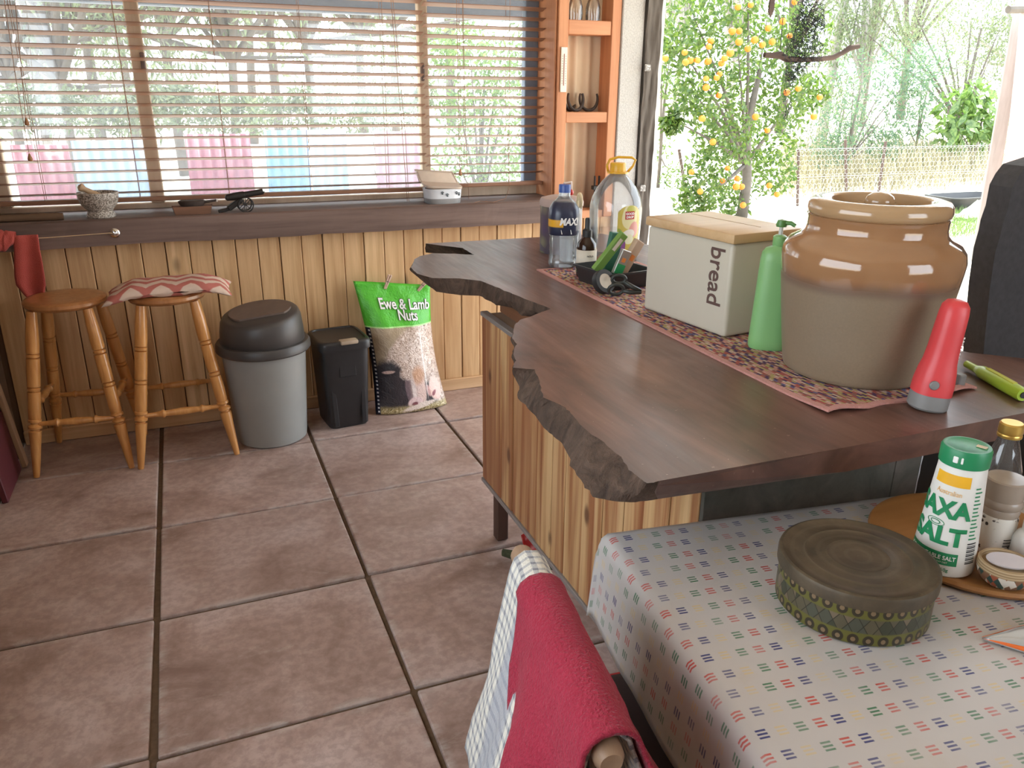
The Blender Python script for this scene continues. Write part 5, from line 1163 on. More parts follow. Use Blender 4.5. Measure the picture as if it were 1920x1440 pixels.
for k in range(14):
    bm = NB(); wv = .010 if k % 3 else .014; f = con(.0006, 0, 0); z = .066+k*.0062
    grid(bm, 4, 1, lambda u, v: f(.0375+u*wv, z+v*.0024, 0)); ME('fine_print', bm, M_SG, sa_)
for k in range(11):
    bm = NB(); f = con(.0006, 0, 0); z = .026+k*.0032; grid(bm, 4, 1, lambda u, v: f(.0375+u*.016, z+v*(.0012 if k % 2 else .0022), 0)); ME('bar_line', bm, M_OUT, sa_)
# glass bottle with gold cap
gx = AZ(1888, 1020, ZBd); gbm = T('glass_bottle', 'clear glass bottle of dark sauce with a gold screw cap', 'bottle', (1.440, -2.512, ZBd))
bm = NB(); lathe(bm, [(0, 0), (.030, 0), (.032, .004), (.032, .085), (.030, .105), (.021, .140), (.0155, .160), (.0150, .168)], 36, cap=False); ME('body', bm, M_GLASS, gbm, smooth=50)
bm = NB(); lathe(bm, [(0, .003), (.0295, .004), (.0295, .078), (0, .078)], 32); ME('sauce', bm, plain('dark sauce', (.05, .02, .012), .3), gbm, smooth=40)
M_GOLD = plain('gold cap', (.62, .40, .10), .3, .8); bm = NB(); lathe(bm, [(.0155, .164), (.0185, .164), (.0188, .168), (.0178, .170), (.0188, .173), (.0182, .186), (.016, .1885), (0, .1885)], 32); ME('cap', bm, M_GOLD, gbm, smooth=30)
# pepper grinder
gn = AZ(1867, 1046, ZBd); gr_ = T('pepper_grinder', 'glass pepper grinder jar with a cloudy top and peppercorn label', 'grinder', (gn.x+.018, gn.y+.024, ZBd), math.radians(-49))
def pepper():
    t = NT('peppercorn label'); v = t.vor(t.co('Object', (1, 1, 1)), 150, 0); b_ = t.noise(t.co(), 34, 2); m_ = t.math('MULTIPLY', t.math('LESS_THAN', v, .42), t.step(b_, .52, .58)); return t.fin(t.mix(m_, (.70, .68, .62), (.045, .030, .022)), .5)
bm = NB(); lathe(bm, [(0, 0), (.026, 0), (.0285, .004), (.0285, .062), (.027, .067), (0, .067)], 40); ME('jar', bm, pepper(), gr_, smooth=40)
for k in range(9):
    bm = NB(); a0_ = .40; grid(bm, 5, 1, lambda u, v: Vector((.0289*math.sin(a0_+u*.6), -.0289*math.cos(a0_+u*.6), .008+k*.0028+v*(.0010 if k % 2 else .0019)))); ME('bar_line', bm, M_OUT, gr_)
M_CLD = plain('cloudy grinder plastic', (.44, .36, .29), .25, 0, .15, 30, **{'Transmission Weight': .3}); bm = NB(); lathe(bm, [(.024, .066), (.0275, .067), (.0285, .074), (.0265, .079), (.0295, .083), (.0300, .090), (.0275, .094), (.0285, .098), (.0300, .120), (.0305, .126), (.028, .128), (0, .127)], 40); ME('grinder_top', bm, M_CLD, gr_, smooth=40)
# basket
bn = AZ(1878, 1116, ZBd); bk_ = T('beaded_basket', 'tiny woven basket with beaded diamonds holding a label disc', 'basket', (bn.x+.030, bn.y+.024, ZBd))
def basket():
    t = NT('beaded weave'); q = t.xyz(t.co()); ang = t.math('MULTIPLY', t.math('DIVIDE', t.math('ARCTAN2', q[1], q[0]), 2*PI), 22); fz = t.math('MULTIPLY', q[2], 62)
    p = t.math('ADD', ang, fz); m_ = t.math('SUBTRACT', ang, fz); ck = t.new('ShaderNodeCombineXYZ'); t.put(ck.inputs[0], t.math('FLOOR', p)); t.put(ck.inputs[1], t.math('FLOOR', m_)); w_ = t.white(ck.outputs[0])[0]
    c = t.ramp(w_, [(0, (.68, .63, .55)), (.3, (.36, .10, .05)), (.55, (.03, .07, .06)), (.78, (.22, .11, .06))], 'CONSTANT'); top_ = t.step(q[2], .025, .027)
    wv = t.math('SINE', t.math('MULTIPLY', q[2], 1600)); straw = t.mix(t.step(wv, -.5, .5), (.30, .20, .10), (.50, .37, .22)); return t.fin(t.mix(top_, c, straw), .6)
bm = NB(); lathe(bm, [(0, 0), (.022, 0), (.030, .006), (.0365, .016), (.0385, .027), (.0375, .037), (.035, .039), (.033, .037), (.033, .03), (0, .028)], 44); ME('bowl', bm, basket(), bk_, smooth=40)
bm = NB(); lathe(bm, [(0, 0), (.029, 0), (.030, .0015), (.029, .003), (0, .003)], 32, sy=.55); ME('label_disc', bm, plain('lilac grey disc', (.48, .44, .45), .4), bk_, loc=(0, -.002, .0375), rot=(math.radians(14), 0, math.radians(-40)))
sk = AZ(1914, 1068, ZBd); sh_ = T('white_shaker', 'small white shaker at the right end of the round board', 'shaker', (sk.x+.026, sk.y+.018, ZBd))
bm = NB(); lathe(bm, [(0, 0), (.019, 0), (.021, .003), (.021, .040), (.016, .050), (.011, .054), (.011, .070), (0, .072)], 28); ME('body', bm, plain('cloudy white glass', (.60, .58, .54), .3), sh_, smooth=40)
o = ME('red_jar', lathe(NB(), [(0, 0), (.020, 0), (.022, .003), (.022, .075), (.018, .085), (0, .086)], 28), plain('deep red jar', (.22, .015, .018), .35), smooth=40); o.location = (sk.x+.075, sk.y+.035, ZC); tag(o, 'deep red jar at the right edge behind the pepper grinder', 'jar'); o.location = (1.492, -2.598, ZBd)
# plastic packet
pk0 = AZ(1836, 1191, ZC); pk = T('plastic_packet', 'crumpled clear plastic packet with orange edges on the tablecloth', 'packet', (pk0.x, pk0.y, ZC), math.radians(-30))
M_FILM = clear_plastic('cream film', (.97, .92, .85), .5, .42); M_ORG = plain('orange print', (.72, .14, .02), .35)
def pkp(u, v): return Vector((u*.26, -.01+(v-.5)*(.16*min(1, u*1.6+.02)), .002+.040*math.sin(PI*v)**.8*min(1, u*2.5)*(1+.35*fbm(u*5, v*5))))
bm = NB(); grid(bm, 24, 18, pkp); solid(ME('film', bm, M_FILM, pk, smooth=True), .0006)
for v0 in (0, 1):
    bm = NB(); grid(bm, 24, 1, lambda u, v: pkp(u, abs(v0-.005-v*.085) if v0 == 0 else 1-v*.05)+Vector((0, 0, .0012))); solid(ME('orange_edge', bm, M_ORG, pk, smooth=True), .0006)
bm = NB(); grid(bm, 8, 8, lambda u, v: pkp(.45+u*.35, .35+v*.4)*1.0+Vector((0, 0, .002))); ME('white_panel', bm, plain('white print', (.72, .74, .80), .4), pk, smooth=True)

# ================================================================ CHAIR WITH TEA TOWELS
ZRl = .822; far = AZ(976, 1036, ZRl); near = AZ(1150, 1440, ZRl); ax_ = far-near; rl_ = .40; near = far-ax_.normalized()*rl_
mid = (far+near)/2; CR = math.atan2(-ax_.x, ax_.y)
ch = T('dining_chair', 'wooden dining chair with tea towels over its back rail', 'chair', (mid.x, mid.y, 0), CR)
M_CHW = wood('worn chair wood', (.20, .115, .065), (.36, .235, .15), 1, 40, .08, .5, var=0); M_CHV = wood('worn chair wood upright', (.16, .09, .05), (.28, .17, .10), 2, 40, .08, .5, var=0)
h = rl_/2
bm = NB(); tube(bm, [(0, -h-.002, ZRl), (0, -h+.006, ZRl), (.004, -h*.4, ZRl), (.004, h*.4, ZRl), (0, h-.006, ZRl), (0, h+.002, ZRl)], [.012, .0165, .0175, .0175, .0165, .012], 16); ME('top_rail', bm, M_CHW, ch, smooth=50)
for s in (-1, 1):
    bm = NB(); tube(bm, [(-.025, s*(h-.03), .002), (.0, s*(h-.03), .42), (.012, s*(h-.03), .6), (.002, s*(h-.03), ZRl-.012)], [.015, .018, .017, .014], 12); ME('back_post', bm, M_CHV, ch, smooth=50)
    bm = NB(); tube(bm, [(.325, s*(h-.03), .002), (.31, s*(h-.03), .425)], [.014, .018], 12); ME('leg', bm, M_CHV, ch, smooth=50)
for zz in (.55, .68):
    bm = NB(); tube(bm, [(.008, -h+.03, zz), (.016, 0, zz), (.008, h-.03, zz)], .011, 10); ME('back_rail', bm, M_CHV, ch, smooth=50)
ME('seat', box2(NB(), (-.01, -h-.005, .425), (.345, h+.005, .447), .006, 2), M_CHW, ch)
cc_ = pillow('cushion_tmp', .37, .50, .055, lambda a, b: .004*(a*a+b*b), plain('dark brown corduroy', (.030, .014, .012), .9, 0, .2, 200), wr=.001)
cc_.name = 'chair_cushion'; cR = Matrix.Translation((mid.x, mid.y, 0)) @ Matrix.Rotation(CR, 4, 'Z'); cc_.matrix_world = cR @ Matrix.Translation((.185, .05, .4755)); cc_.location = cR @ Vector((.205, .085, .4765)); cc_.rotation_euler = (0, 0, CR+.05)
tag(cc_, 'dark brown seat cushion with red piping on the chair', 'cushion')
pp = []
for k in range(97):
    q = (k % 96)/24; i_ = int(q); f_ = 2*(q-i_)-1; ca, sa = ((f_, -1), (1, f_), (-f_, 1), (-1, -f_))[i_]
    pp.append(Vector((ca*.185*(1-.05*(1-sa*sa)*abs(ca)**4), sa*.25*(1-.10*(1-ca*ca)*abs(sa)**4), .001-.004*(ca*ca+sa*sa))))
bm = NB(); tube(bm, pp, .0045, 8, False); ME('piping', bm, plain('red piping', (.42, .03, .03), .7), cc_, smooth=True)
def check():
    t = NT('checked tea towel'); q = t.xyz(t.new('ShaderNodeTexCoord').outputs['UV'])
    a = t.math('LESS_THAN', t.math('FRACT', t.math('DIVIDE', q[0], .0175)), .36); b_ = t.math('LESS_THAN', t.math('FRACT', t.math('DIVIDE', q[1], .0150)), .36)
    n = t.noise(t.co(), 300, 2); base = t.mix(n, (.54, .50, .42), (.68, .65, .58)); c = t.mix(t.math('MULTIPLY', t.math('ADD', a, b_, clamp=True), .55), base, (.20, .21, .25)); c = t.mix(t.math('MULTIPLY', t.math('MULTIPLY', a, b_), .7), c, (.09, .095, .13))
    solid_ = t.band(q[1], .215, .285, .003); c2 = t.mix(t.math('MULTIPLY', a, .5), (.34, .34, .36), (.17, .18, .22)); c = t.mix(solid_, c, c2)
    t.bump(n, .7, .003); return t.fin(c, .95, 0, .1, **{'Sheen Weight': .3})
def drape(name, mat, y0, y1, dl, dr, flL, flR, ysh, rad, seed, nu=36, nv=56, amp=.012):
    L = dl+dr+PI*rad
    def f(u, v):
        s = u*L-dl; y = y0+(y1-y0)*v
        yn_ = (y-(y0+y1)/2)/(y1-y0)*2
        if s < 0: d = -s/dl; x = -rad-flL*d**1.0; z = ZRl-.0-(-s)*.97; y += ysh*d
        elif s < PI*rad: a = s/rad; x = -rad*math.cos(a); z = ZRl+rad*math.sin(a); d = 0
        else: d = (s-PI*rad)/dr; x = rad+flR*d; z = ZRl-(s-PI*rad)*.97; y += ysh*d*.3
        w_ = amp*d*math.sin(yn_*4.5+seed+1.5*fbm(y*8, seed))+(.006 if rad < .025 else .010)*fbm(y*14, s*10, seed)*(.3+d)
        return Vector((x+w_*(1 if s > 0 else -1)+.003, y+.010*d*fbm(s*9, seed), z))
    bm = NB(); grid(bm, nu, nv, f, uv=lambda a, b: (a*L, b*(y1-y0)))
    o = ME(name, bm, mat, smooth=True); o.location = (mid.x, mid.y, 0); o.rotation_euler = (0, 0, CR); solid(o, .005, 1); return o
tag(drape('tea_towel', check(), -h+.015, h-.034, .27, .20, .085, .060, -.055, .0205, .6, amp=.010), 'grey and cream checked tea towel draped over the chair rail', 'towel')
tag(drape('red_towel', towel_mat('raspberry fleece', (.25, .016, .036), (.42, .045, .075), 260), -h+.006, h-.105, .21, .16, .075, .062, -.15, .0285, .6, amp=.016), 'raspberry red fleecy towel over the checked tea towel', 'towel')
# ================================================================ OUTSIDE
def gz(x, y): return -.06+.035*max(0, y-5.5)
bm = NB(); grid(bm, 220, 120, lambda u, v: Vector((-40+u*110, -25+v*95, gz(-40+u*110, -25+v*95)-(.14 if -5.3 < -25+v*95 < 1.0 and -2.5 < -40+u*110 < 3.4 else 0)+.03*fbm(u*60, v*40))))
o = ME('ground', bm, M_GROUND, smooth=True); tag(o, 'pale sunlit ground outside', kind='structure')
def leaf_mat(name, c1, c2, tr=.5):
    t = NT(name); r = t.noise(t.co(), 3.0, 3); n = t.noise(t.co(), 23, 2); c = t.mix(t.step(n, .35, .65), c1, c2)
    d = t.new('ShaderNodeBsdfDiffuse'); t.put(d.inputs[0], c); l = t.new('ShaderNodeBsdfTranslucent'); t.put(l.inputs[0], c); g = t.new('ShaderNodeBsdfGlossy'); g.inputs[1].default_value = .4; g.inputs[0].default_value = (.8, .8, .8, 1)
    m1 = t.new('ShaderNodeMixShader'); t.put(m1.inputs[0], tr); t.put(m1.inputs[1], d.outputs[0]); t.put(m1.inputs[2], l.outputs[0])
    m2 = t.new('ShaderNodeMixShader'); t.put(m2.inputs[0], .05); t.put(m2.inputs[1], m1.outputs[0]); t.put(m2.inputs[2], g.outputs[0]); t.t.links.new(m2.outputs[0], t.out.inputs[0]); return t.m
M_CIT = leaf_mat('citrus leaf', (.045, .105, .018), (.13, .20, .03)); M_GUM = leaf_mat('grey green gum leaf', (.10, .14, .07), (.20, .24, .12)); M_BUSH = leaf_mat('bright bush leaf', (.07, .15, .03), (.18, .27, .07)); M_WAT = leaf_mat('cool wattle leaf', (.06, .13, .08), (.13, .20, .09))
M_TRUNK = plain('grey bark', (.11, .095, .08), .9, 0, .4, 12, .5); M_PALE = plain('pale gum bark', (.30, .28, .26), .8, 0, .3, 6)
def leaves(bm, centers, n, lsize, asp, rnd, droop=0.0):
    for _ in range(n):
        c, r = centers[rnd.randrange(len(centers))]
        while True:
            q = Vector((rnd.uniform(-1, 1), rnd.uniform(-1, 1), rnd.uniform(-1, 1)))
            if q.length < 1: break
        p = Vector(c)+q*r
        d = Vector((rnd.uniform(-1, 1), rnd.uniform(-1, 1), rnd.uniform(-1, 1)-droop)).normalized(); s = d.orthogonal().normalized(); s = Matrix.Rotation(rnd.uniform(0, 2*PI), 3, d) @ s
        L = lsize*rnd.uniform(.7, 1.3); w_ = L*asp
        a, b_, c2, e = p, p+d*L*.5+s*w_*.5, p+d*L, p+d*L*.5-s*w_*.5
        bm.faces.new([bm.verts.new(x) for x in (a, b_, c2, e)])
def branchset(bm, base, centers, r0, seg=7):
    for c, r in centers:
        c = Vector(c); m1 = Vector((base[0]*.6+c.x*.4, base[1]*.6+c.y*.4, base[2]*.5+c.z*.5)); tube(bm, [base, m1, c+Vector((0, 0, r*.3))], [r0*.55, r0*.35, r0*.08], 6)
# orange tree with fruit
rnd = random.Random(11); OY = 5.0
ot = AY(1398, 330, OY); ob = Vector((ot.x, OY, gz(0, OY)))
tree = T('orange_tree', 'leafy orange tree full of ripe fruit outside the opening', 'tree', ob)
blobs = [(1290, 30, 70), (1360, 15, 80), (1440, 30, 70), (1300, 110, 80), (1380, 100, 80), (1450, 95, 70), (1270, 95, 50), (1510, 60, 60), (1340, 180, 70), (1420, 190, 70), (1300, 190, 50), (1480, 190, 60), (1380, 250, 60), (1450, 260, 60), (1340, 260, 50), (1320, 335, 55), (1390, 330, 60), (1450, 320, 50), (1520, 170, 40), (1360, 385, 50), (1300, 380, 40), (1300, -60, 80), (1400, -70, 90), (1480, -50, 70), (1260, 230, 22)]
cent = []
for x, y, r in blobs:
    p = AY(x, y, OY+rnd.uniform(-.55, .65)); p.z = max(p.z, .12); cent.append((p-ob, SZ(r, p)*.92))
bm = NB(); leaves(bm, cent, 9000, .085, .42, rnd, .2); ME('foliage', bm, M_CIT, tree, kind='stuff')
bm = NB(); tube(bm, [(0, 0, -.02), (.03, .0, .5), (-.02, .05, 1.1), (.05, 0, 1.8)], [.075, .06, .05, .03], 9); ME('trunk', bm, M_TRUNK, tree, smooth=True)
bm = NB(); branchset(bm, Vector((0, .02, .7)), cent[::2], .05); ME('branches', bm, M_TRUNK, tree, smooth=True)
M_ORF = plain('ripe orange skin', (.62, .17, .006), .5, 0, .12, 30)
fr2 = [(455, 160), (605, 145), (535, 205), (575, 230), (625, 215), (310, 210), (300, 240), (410, 272), (295, 315), (365, 325), (205, 310), (240, 310), (180, 320), (75, 300), (175, 270), (455, 215), (340, 400), (285, 405), (355, 380), (285, 450), (265, 610), (540, 600), (350, 490), (700, 475), (395, 865), (370, 930), (440, 960), (468, 960), (255, 985), (475, 1055), (610, 955), (445, 918), (210, 885), (650, 1000), (320, 730), (515, 25), (450, 35), (715, 185), (740, 10), (760, 455), (870, 500), (840, 600), (600, 670), (680, 110), (500, 250), (420, 160), (380, 300)]
bm = NB(); bmesh.ops.create_uvsphere(bm, u_segments=12, v_segments=8, radius=.036); ome = bpy.data.meshes.new('orange'); bm.to_mesh(ome); bm.free(); ome.materials.append(M_ORF)
for p_ in ome.polygons: p_.use_smooth = True
for x, y in fr2:
    p = AY(1220+x/2.743, y/2.743, OY-.62+rnd.uniform(-.12, .1)); o = bpy.data.objects.new('orange', ome); COL.objects.link(o); o.parent = tree; o.location = p-ob; s = rnd.uniform(.85, 1.15); o.scale = (s, s, s*.95)
# shrubs and saplings right of it
def shrub(label, px, py0, Y, blobs, n, ls, asp, mat, cat='shrub', name='leafy_shrub', droop=.2, group=None, trunkr=.03, dy=.4):
    b_ = AY(px, py0, Y); base = Vector((b_.x, Y, gz(0, Y))); e = T(name, label, cat, base, 0, group)
    cs = []
    for x, y, r in blobs:
        p = AY(x, y, Y+rnd.uniform(-dy, dy)); p.z = max(p.z, base.z+.1); cs.append((p-base, SZ(r, p)))
    bm = NB(); leaves(bm, cs, n, ls, asp, rnd, droop); ME('foliage', bm, mat, e, kind='stuff')
    bm = NB(); top_ = max(c.z for c, r in cs); tube(bm, [(0, 0, -.03), (.02, .02, top_*.5), (.05, 0, top_*.9)], [trunkr, trunkr*.7, trunkr*.25], 7); branchset(bm, Vector((0, .0, top_*.22)), cs, trunkr); ME('stems', bm, M_TRUNK, e, smooth=True)
    return e
shrub('open branching wattle shrub right of the orange tree', 1590, 300, 7.5, [(1600, 150, 60), (1680, 130, 60), (1640, 210, 60), (1580, 230, 50), (1700, 190, 45), (1720, 140, 40), (1560, 280, 40), (1650, 270, 40)], 3600, .10, .22, M_WAT)
shrub('bushy shrub with cool green leaves before the far trees', 1710, 320, 9.5, [(1730, 120, 50), (1700, 250, 50), (1740, 200, 45), (1760, 290, 35), (1680, 300, 40)], 1500, .13, .22, M_WAT)
shrub('young papaya like sapling with broad yellow green leaves', 1815, 350, 8.0, [(1800, 200, 40), (1835, 220, 40), (1820, 180, 30), (1850, 240, 30), (1790, 240, 30)], 300, .30, .38, M_BUSH, 'sapling', 'broad_leaf_sapling', .4)
shrub('tall loose tree crown filling the upper right of the opening', 1780, 350, 10.5, [(1640, 40, 60), (1700, 20, 60), (1760, 60, 60), (1820, 30, 60), (1860, 110, 50), (1790, 130, 50), (1840, 180, 45), (1700, 90, 50), (1600, 60, 50), (1880, 50, 50)], 5200, .10, .26, M_GUM, 'tree', 'loose_tree', .6, None, .07, .8)
shrub('feathery pale bush behind the middle fence pickets', 1560, 340, 9.0, [(1540, 220, 40), (1600, 250, 45), (1560, 300, 40), (1630, 310, 40), (1500, 280, 40), (1580, 180, 40)], 2600, .09, .2, M_GUM, 'shrub', 'feathery_bush', .4, None, .03, .5)
shrub('low scrubby bush behind the right hand fence pickets', 1760, 340, 9.0, [(1700, 320, 35), (1740, 310, 40), (1790, 320, 35), (1840, 310, 35), (1820, 270, 35)], 2600, .08, .25, M_WAT, 'shrub', 'scrub_bush', .2, None, .03, .5)
shrub('spindly bush left of the orange tree by the jamb', 1235, 330, 8.0, [(1240, 60, 30), (1250, 160, 25), (1240, 280, 25), (1260, 330, 25)], 700, .08, .3, M_CIT, 'shrub', 'spindly_bush', .2, None, .03, .4)
# gum trees in the distance
def gum(label, x, y, hgt, seed, n, trunk_mat, group, spread=1.0, tw=.016):
    r_ = random.Random(seed); e = T('gum_tree', label, 'tree', (x, y, gz(x, y)), 0, group)
    bend = [Vector((r_.uniform(-.3, .3)*k/4*hgt*.2, r_.uniform(-.2, .2), hgt*k/4)) for k in range(5)]; bend[0] = Vector((0, 0, -.05))
    bm = NB(); tube(bm, bend, [hgt*tw, hgt*tw*.8, hgt*tw*.6, hgt*tw*.4, hgt*.003], 8); ME('trunk', bm, trunk_mat, e, smooth=True)
    cs = [(Vector((r_.gauss(0, .9)*spread*hgt*.16, r_.gauss(0, .9)*spread*hgt*.16, hgt*r_.uniform(.18, 1.0))), hgt*r_.uniform(.05, .11)) for _ in range(22)]
    bm = NB(); leaves(bm, cs, n, .15, .24, r_, .9); ME('foliage', bm, M_GUM, e, kind='stuff')
    bm = NB(); branchset(bm, bend[1], cs[::2], hgt*.014); ME('branches', bm, trunk_mat, e, smooth=True); return e
GL = 'hazy grey green gum tree in the bush beyond the opening'
for i, (x, y, hh) in enumerate([(9, 15, 8), (13, 14, 8), (17, 17, 9), (20, 12, 8), (12, 20, 10), (16, 22, 10), (22, 19, 10), (25, 14, 9), (8, 21, 10), (19, 26, 11), (27, 22, 10), (14.5, 11.5, 6), (18.5, 9.5, 6.5)]): gum(GL, x, y, hh, 50+i, 3200, M_PALE if i % 2 else M_TRUNK, 'gum trees beyond the opening')
p = AY(1530, 330, 12); bm = NB(); tube(bm, [(0, 0, -.1), (.02, 0, 1.2), (.10, 0, 2.6), (.3, 0, 4.5)], [.14, .11, .10, .05], 10); o = ME('pale_trunk', bm, M_PALE, smooth=True); o.location = (p.x, 12, gz(0, 12)); tag(o, 'smooth pale tree trunk behind the wire fence', 'trunk')
# fence of star pickets and netting
FY = 5.9; M_PICK = plain('rusty dark picket', (.085, .055, .045), .8)
pk_ = [(1273, 280, 1291, 395), (1497, 280, 1495, 400), (1585, 262, 1587, 362), (1661, 265, 1647, 362), (1856, 270, 1855, 352)]
fn_ = T('wire_fence', 'wire netting fence on dark steel pickets beside the orange tree', 'fence', (AY(1500, 350, FY).x, FY, gz(0, FY)))
for x0, y0, x1, y1 in pk_:
    a, b_ = AY(x0, y0, FY), AY(x1, y1, FY); b_ = a+(b_-a)*((gz(0, FY)-.05-a.z)/(b_.z-a.z)); bm = NB(); tube(bm, [b_, a], .021, 5); WP('picket', bm, M_PICK, fn_)
M_WIRE = plain('galvanised wire', (.45, .46, .45), .5, .4); xs_, xe_ = AY(1273, 280, FY).x, AY(1860, 280, FY).x
bm = NB(); hw, hh_ = .075, .065; nx = int((xe_-xs_)/hw); nz = 12; g0 = gz(0, FY)
for j in range(nz):
    for i in range(nx):
        x = xs_+i*hw+(hw/2 if j % 2 else 0); z = g0+.03+j*hh_
        pts = [(x, z), (x+hw*.5, z+hh_*.33), (x+hw*.5, z+hh_)]
        for (a, b_) in (((x, z), (x+hw*.5, z+hh_*.34)), ((x+hw*.5, z+hh_*.34), (x+hw, z)), ((x+hw*.5, z+hh_*.34), (x+hw*.5, z+hh_))):
            tube(bm, [(a[0], FY-.02, a[1]), (b_[0], FY-.02, b_[1])], .0021, 3, False)
WP('netting', bm, M_WIRE, fn_, kind='stuff')
for zz in (.78, .40): bm = NB(); tube(bm, [(xs_, FY-.022, g0+zz), (xe_, FY-.022, g0+zz)], .003, 4); WP('strand', bm, M_WIRE, fn_)
# dry grass tufts
M_DRY = leaf_mat('dry grass', (.20, .18, .10), (.34, .31, .20), .4)
bm = NB(); r_ = random.Random(5)
for _ in range(2600):
    y = r_.uniform(6.5, 10.5); x = AY(r_.uniform(1470, 1880), 300, y).x; z = gz(x, y); h_ = r_.uniform(.25, .75); dx, dy = r_.uniform(-.2, .2), r_.uniform(-.1, .1); w_ = .008
    bm.faces.new([bm.verts.new(v) for v in ((x-w_, y, z), (x+w_, y, z), (x+dx*.5+w_*.6, y+dy*.5, z+h_*.6), (x+dx, y+dy, z+h_))])
tag(ME('dry_grass', bm, M_DRY), 'tall dry grass along the wire fence', 'grass', kind='stuff')
bm = NB()
for _ in range(1500):
    y = r_.uniform(3.2, 4.8); x = AY(r_.uniform(1770, 1860), 400, y).x+r_.uniform(-.6, .4); z = gz(x, y); h_ = r_.uniform(.05, .14); dx, dy = r_.uniform(-.06, .06), r_.uniform(-.06, .06); w_ = .006
    bm.faces.new([bm.verts.new(v) for v in ((x-w_, y, z), (x+w_, y, z), (x+dx, y+dy, z+h_))])
tag(ME('lawn_patch', bm, M_BUSH), 'low green weeds in front of the black trough', 'grass', kind='stuff')
# trough, tarp, post, cloth, plank, rock
p = AZ(1822, 398, gz(0, 4.3)); tg = T('black_trough', 'long black plastic trough on the ground outside', 'trough', (p.x+.1, p.y+.2, gz(0, 4)))
bm = NB(); superlathe(bm, [(.46, .20, 0), (.55, .26, .19), (.58, .29, .195), (.58, .29, .21), (.53, .25, .21), (.45, .2, .06)], 40, 6); ME('tub', bm, M_BLK, tg, smooth=40)
p = AZ(1790, 402, gz(0, 4)); bm = NB(); grid(bm, 16, 10, lambda u, v: Vector((-.3+u*.5, (v-.5)*.3, .03+.26*(u**2)*(1-.3*v)+.03*fbm(u*4, v*4)))); o = ME('green_tarp', bm, plain('pale green tarp', (.46, .55, .42), .6), smooth=True); o.location = (p.x-.08, p.y-.35, gz(0, 4)); solid(o, .01); tag(o, 'crumpled pale green tarp beside the black trough', 'tarp')
pb = AZ(1834, 488, -.05); pt = AY(1906, 60, pb.y+.15); d_ = (pt-pb); pt = pb+d_*1.25
bm = NB(); tube(bm, [pb, pb.lerp(pt, .5), pt], [.085, .075, .065], 4); o = ME('verandah_post', bm, wood('weathered grey post', (.20, .18, .165), (.33, .30, .28), 2, 20, .1, .9, var=0)); tag(o, 'weathered grey leaning verandah post outside', 'post')
M_PKC = plain('pink shade cloth', (.62, .42, .37), .9, 0, .08, 6); Yc = pb.y-.25
def shade(u, v):
    l = AY(1918-(1918-1862)*v**1.2, 20+450*v, Yc); r = AY(2010-70*v, 20+450*v, Yc); p = l.lerp(r, u); p.y += .05*math.sin(u*14)+.02*math.sin(u*31+v*4); return p
bm = NB(); grid(bm, 60, 20, shade); top_c = AY(1940, 20, Yc); o = ME('shade_cloth', bm, M_PKC, smooth=True); solid(o, .004); tag(o, 'pink shade cloth hanging beside the verandah post', 'curtain')
bm = NB(); q0 = AY(1890, 18, Yc); q1 = AY(2050, 14, Yc); tube(bm, [q0, q1], .03, 8); q2 = Vector((q1.x-.05, Yc, gz(0, 2))); tube(bm, [q2, q1-Vector((.05, 0, -.02))], .035, 8)
tag(ME('curtain_rail', bm, M_TRUNK), 'wooden rail carrying the pink shade cloth', 'rail')
pa, pb2 = AZ(1790, 573, .05), AZ(1856, 590, .05); bm = NB(); v_ = (pb2-pa); rz2 = math.atan2(v_.y, v_.x); o = ME('timber_plank', box(NB(), (0, 0, 0), (v_.length*1.6, .11, .045), None, .004), M_ORANGE_H); o.location = (pa+pb2)/2-Vector((0, 0, .026)); o.rotation_euler = (0, 0, rz2); tag(o, 'orange timber plank on the bright floor beyond the crock', 'plank')
p = AZ(1808, 655, .0); bm = NB(); bmesh.ops.create_icosphere(bm, subdivisions=3, radius=.13)
for v in bm.verts: v.co *= 1+.25*fbm(v.co.x*9, v.co.y*9, v.co.z*9); v.co.z = max(v.co.z*.85, -.08)
o = ME('grey_rock', bm, plain('grey rock', (.16, .155, .15), .9, 0, .3, 20, .5), smooth=40); o.location = p+Vector((.06, .1, .085)); tag(o, 'grey rock on the floor beyond the red torch', 'rock')
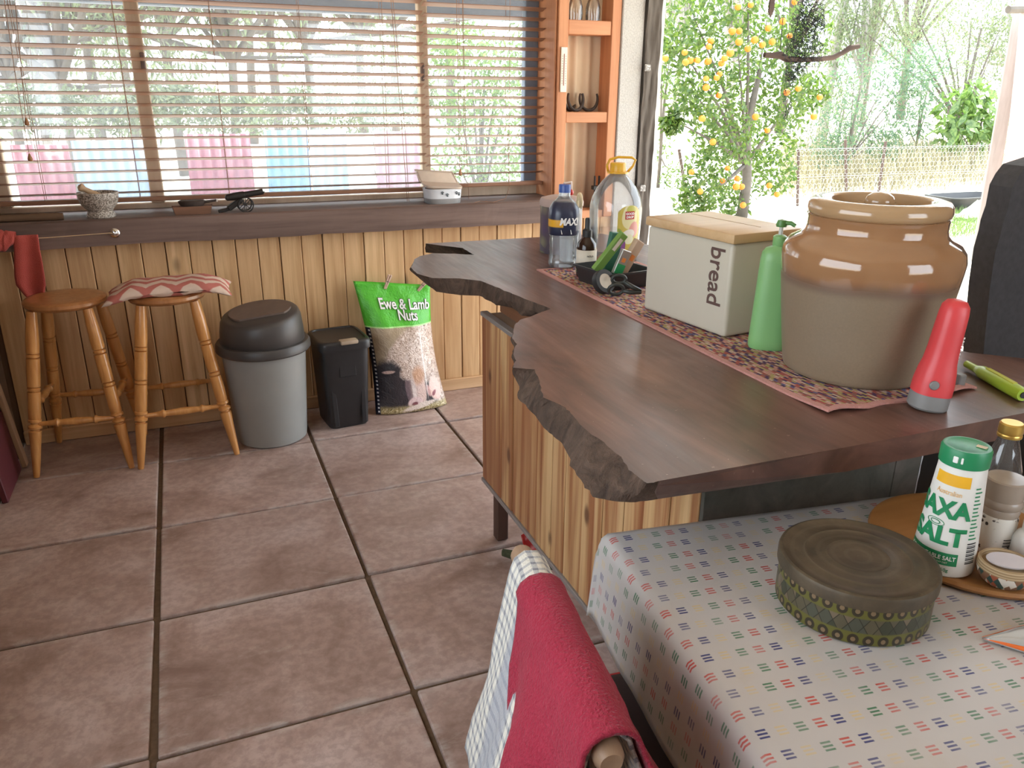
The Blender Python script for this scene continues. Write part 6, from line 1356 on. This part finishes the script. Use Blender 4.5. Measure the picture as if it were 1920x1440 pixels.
# coloured metal sheets beyond the window
SY = 3.4
def corr(label, x0, x1, top_, col):
    a, b_ = AY(x0, top_, SY), AY(x1, top_, SY); g = gz(0, SY)-.02; n = max(20, int((b_.x-a.x)/.076)*8); z1 = (a.z+b_.z)/2
    bm = NB(); grid(bm, n, 1, lambda u, v: Vector(((u-.5)*(b_.x-a.x), .010*math.sin(u*(b_.x-a.x)/.076*2*PI), v*(z1-g)))); o = ME('metal_sheet', bm, plain('sheet paint '+label[:8], col, .5, 0, .15, 5), smooth=True); o.location = ((a.x+b_.x)/2, SY, g); solid(o, .002); tag(o, label, 'sheet', 'corrugated sheets beyond the window')
corr('maroon corrugated sheet standing beyond the left window pane', 18, 128, 271, (.15, .035, .05)); corr('grey blue corrugated sheet beside the first maroon one', 132, 288, 263, (.13, .19, .28)); corr('maroon corrugated sheet right of the window mullion', 345, 468, 251, (.155, .035, .055))
corr('bright blue corrugated sheet in the middle of the window', 494, 576, 244, (.09, .19, .33)); corr('pale blue corrugated sheet right of the bright blue one', 579, 648, 243, (.19, .27, .37)); corr('rusty mauve corrugated sheet left of the second mullion', 702, 792, 246, (.24, .14, .17)); corr('white corrugated sheet between pale blue and mauve sheets', 652, 698, 250, (.75, .77, .78))
for i, (lab, xs2) in enumerate((('low scrub behind the maroon sheet at the left pane', (10, 60, 110)), ('low scrub behind the grey blue sheet', (170, 220, 280)), ('low scrub in the gap right of the mullion', (320, 380, 430)), ('low scrub behind the bright blue sheet', (480, 540, 600)), ('low scrub behind the white and mauve sheets', (660, 710, 770)))):
    shrub(lab, xs2[1], 240, 6.5, [(x, 215+15*math.sin(x), 34) for x in xs2]+[(x+25, 190+10*math.sin(x*3), 26) for x in xs2], 1500, .09, .28, M_GUM, 'shrub', 'low_scrub', .2, 'low scrub behind the metal sheets', .02, .4)
GW = 'tall hazy gum tree seen through the window blind'
for i, (px, y, hh) in enumerate([(20, 8, 6), (75, 9, 7), (120, 7.5, 6), (180, 10, 8), (330, 11, 8), (430, 9, 7), (520, 12, 9), (590, 10, 8), (680, 12, 9), (250, 14, 9), (740, 15, 10), (470, 16, 10)]): gum(GW, AY(px, 200, y).x, y, hh, 90+i, 2600, M_TRUNK, 'gum trees beyond the window', 1.1, .010)
shrub('bright green bush close behind the right hand window pane', 900, 320, 3.8, [(830, 100, 40), (880, 90, 50), (940, 110, 50), (900, 170, 50), (950, 200, 50), (860, 210, 45), (900, 260, 50), (960, 290, 45), (850, 300, 45), (920, 330, 45)], 2600, .06, .42, M_BUSH, dy=.25)
shrub('leafy bush half hidden behind the niche wall', 1010, 320, 4.4, [(1010, 60, 50), (1000, 140, 50), (1020, 230, 50), (990, 320, 50)], 900, .07, .42, M_CIT, dy=.25)
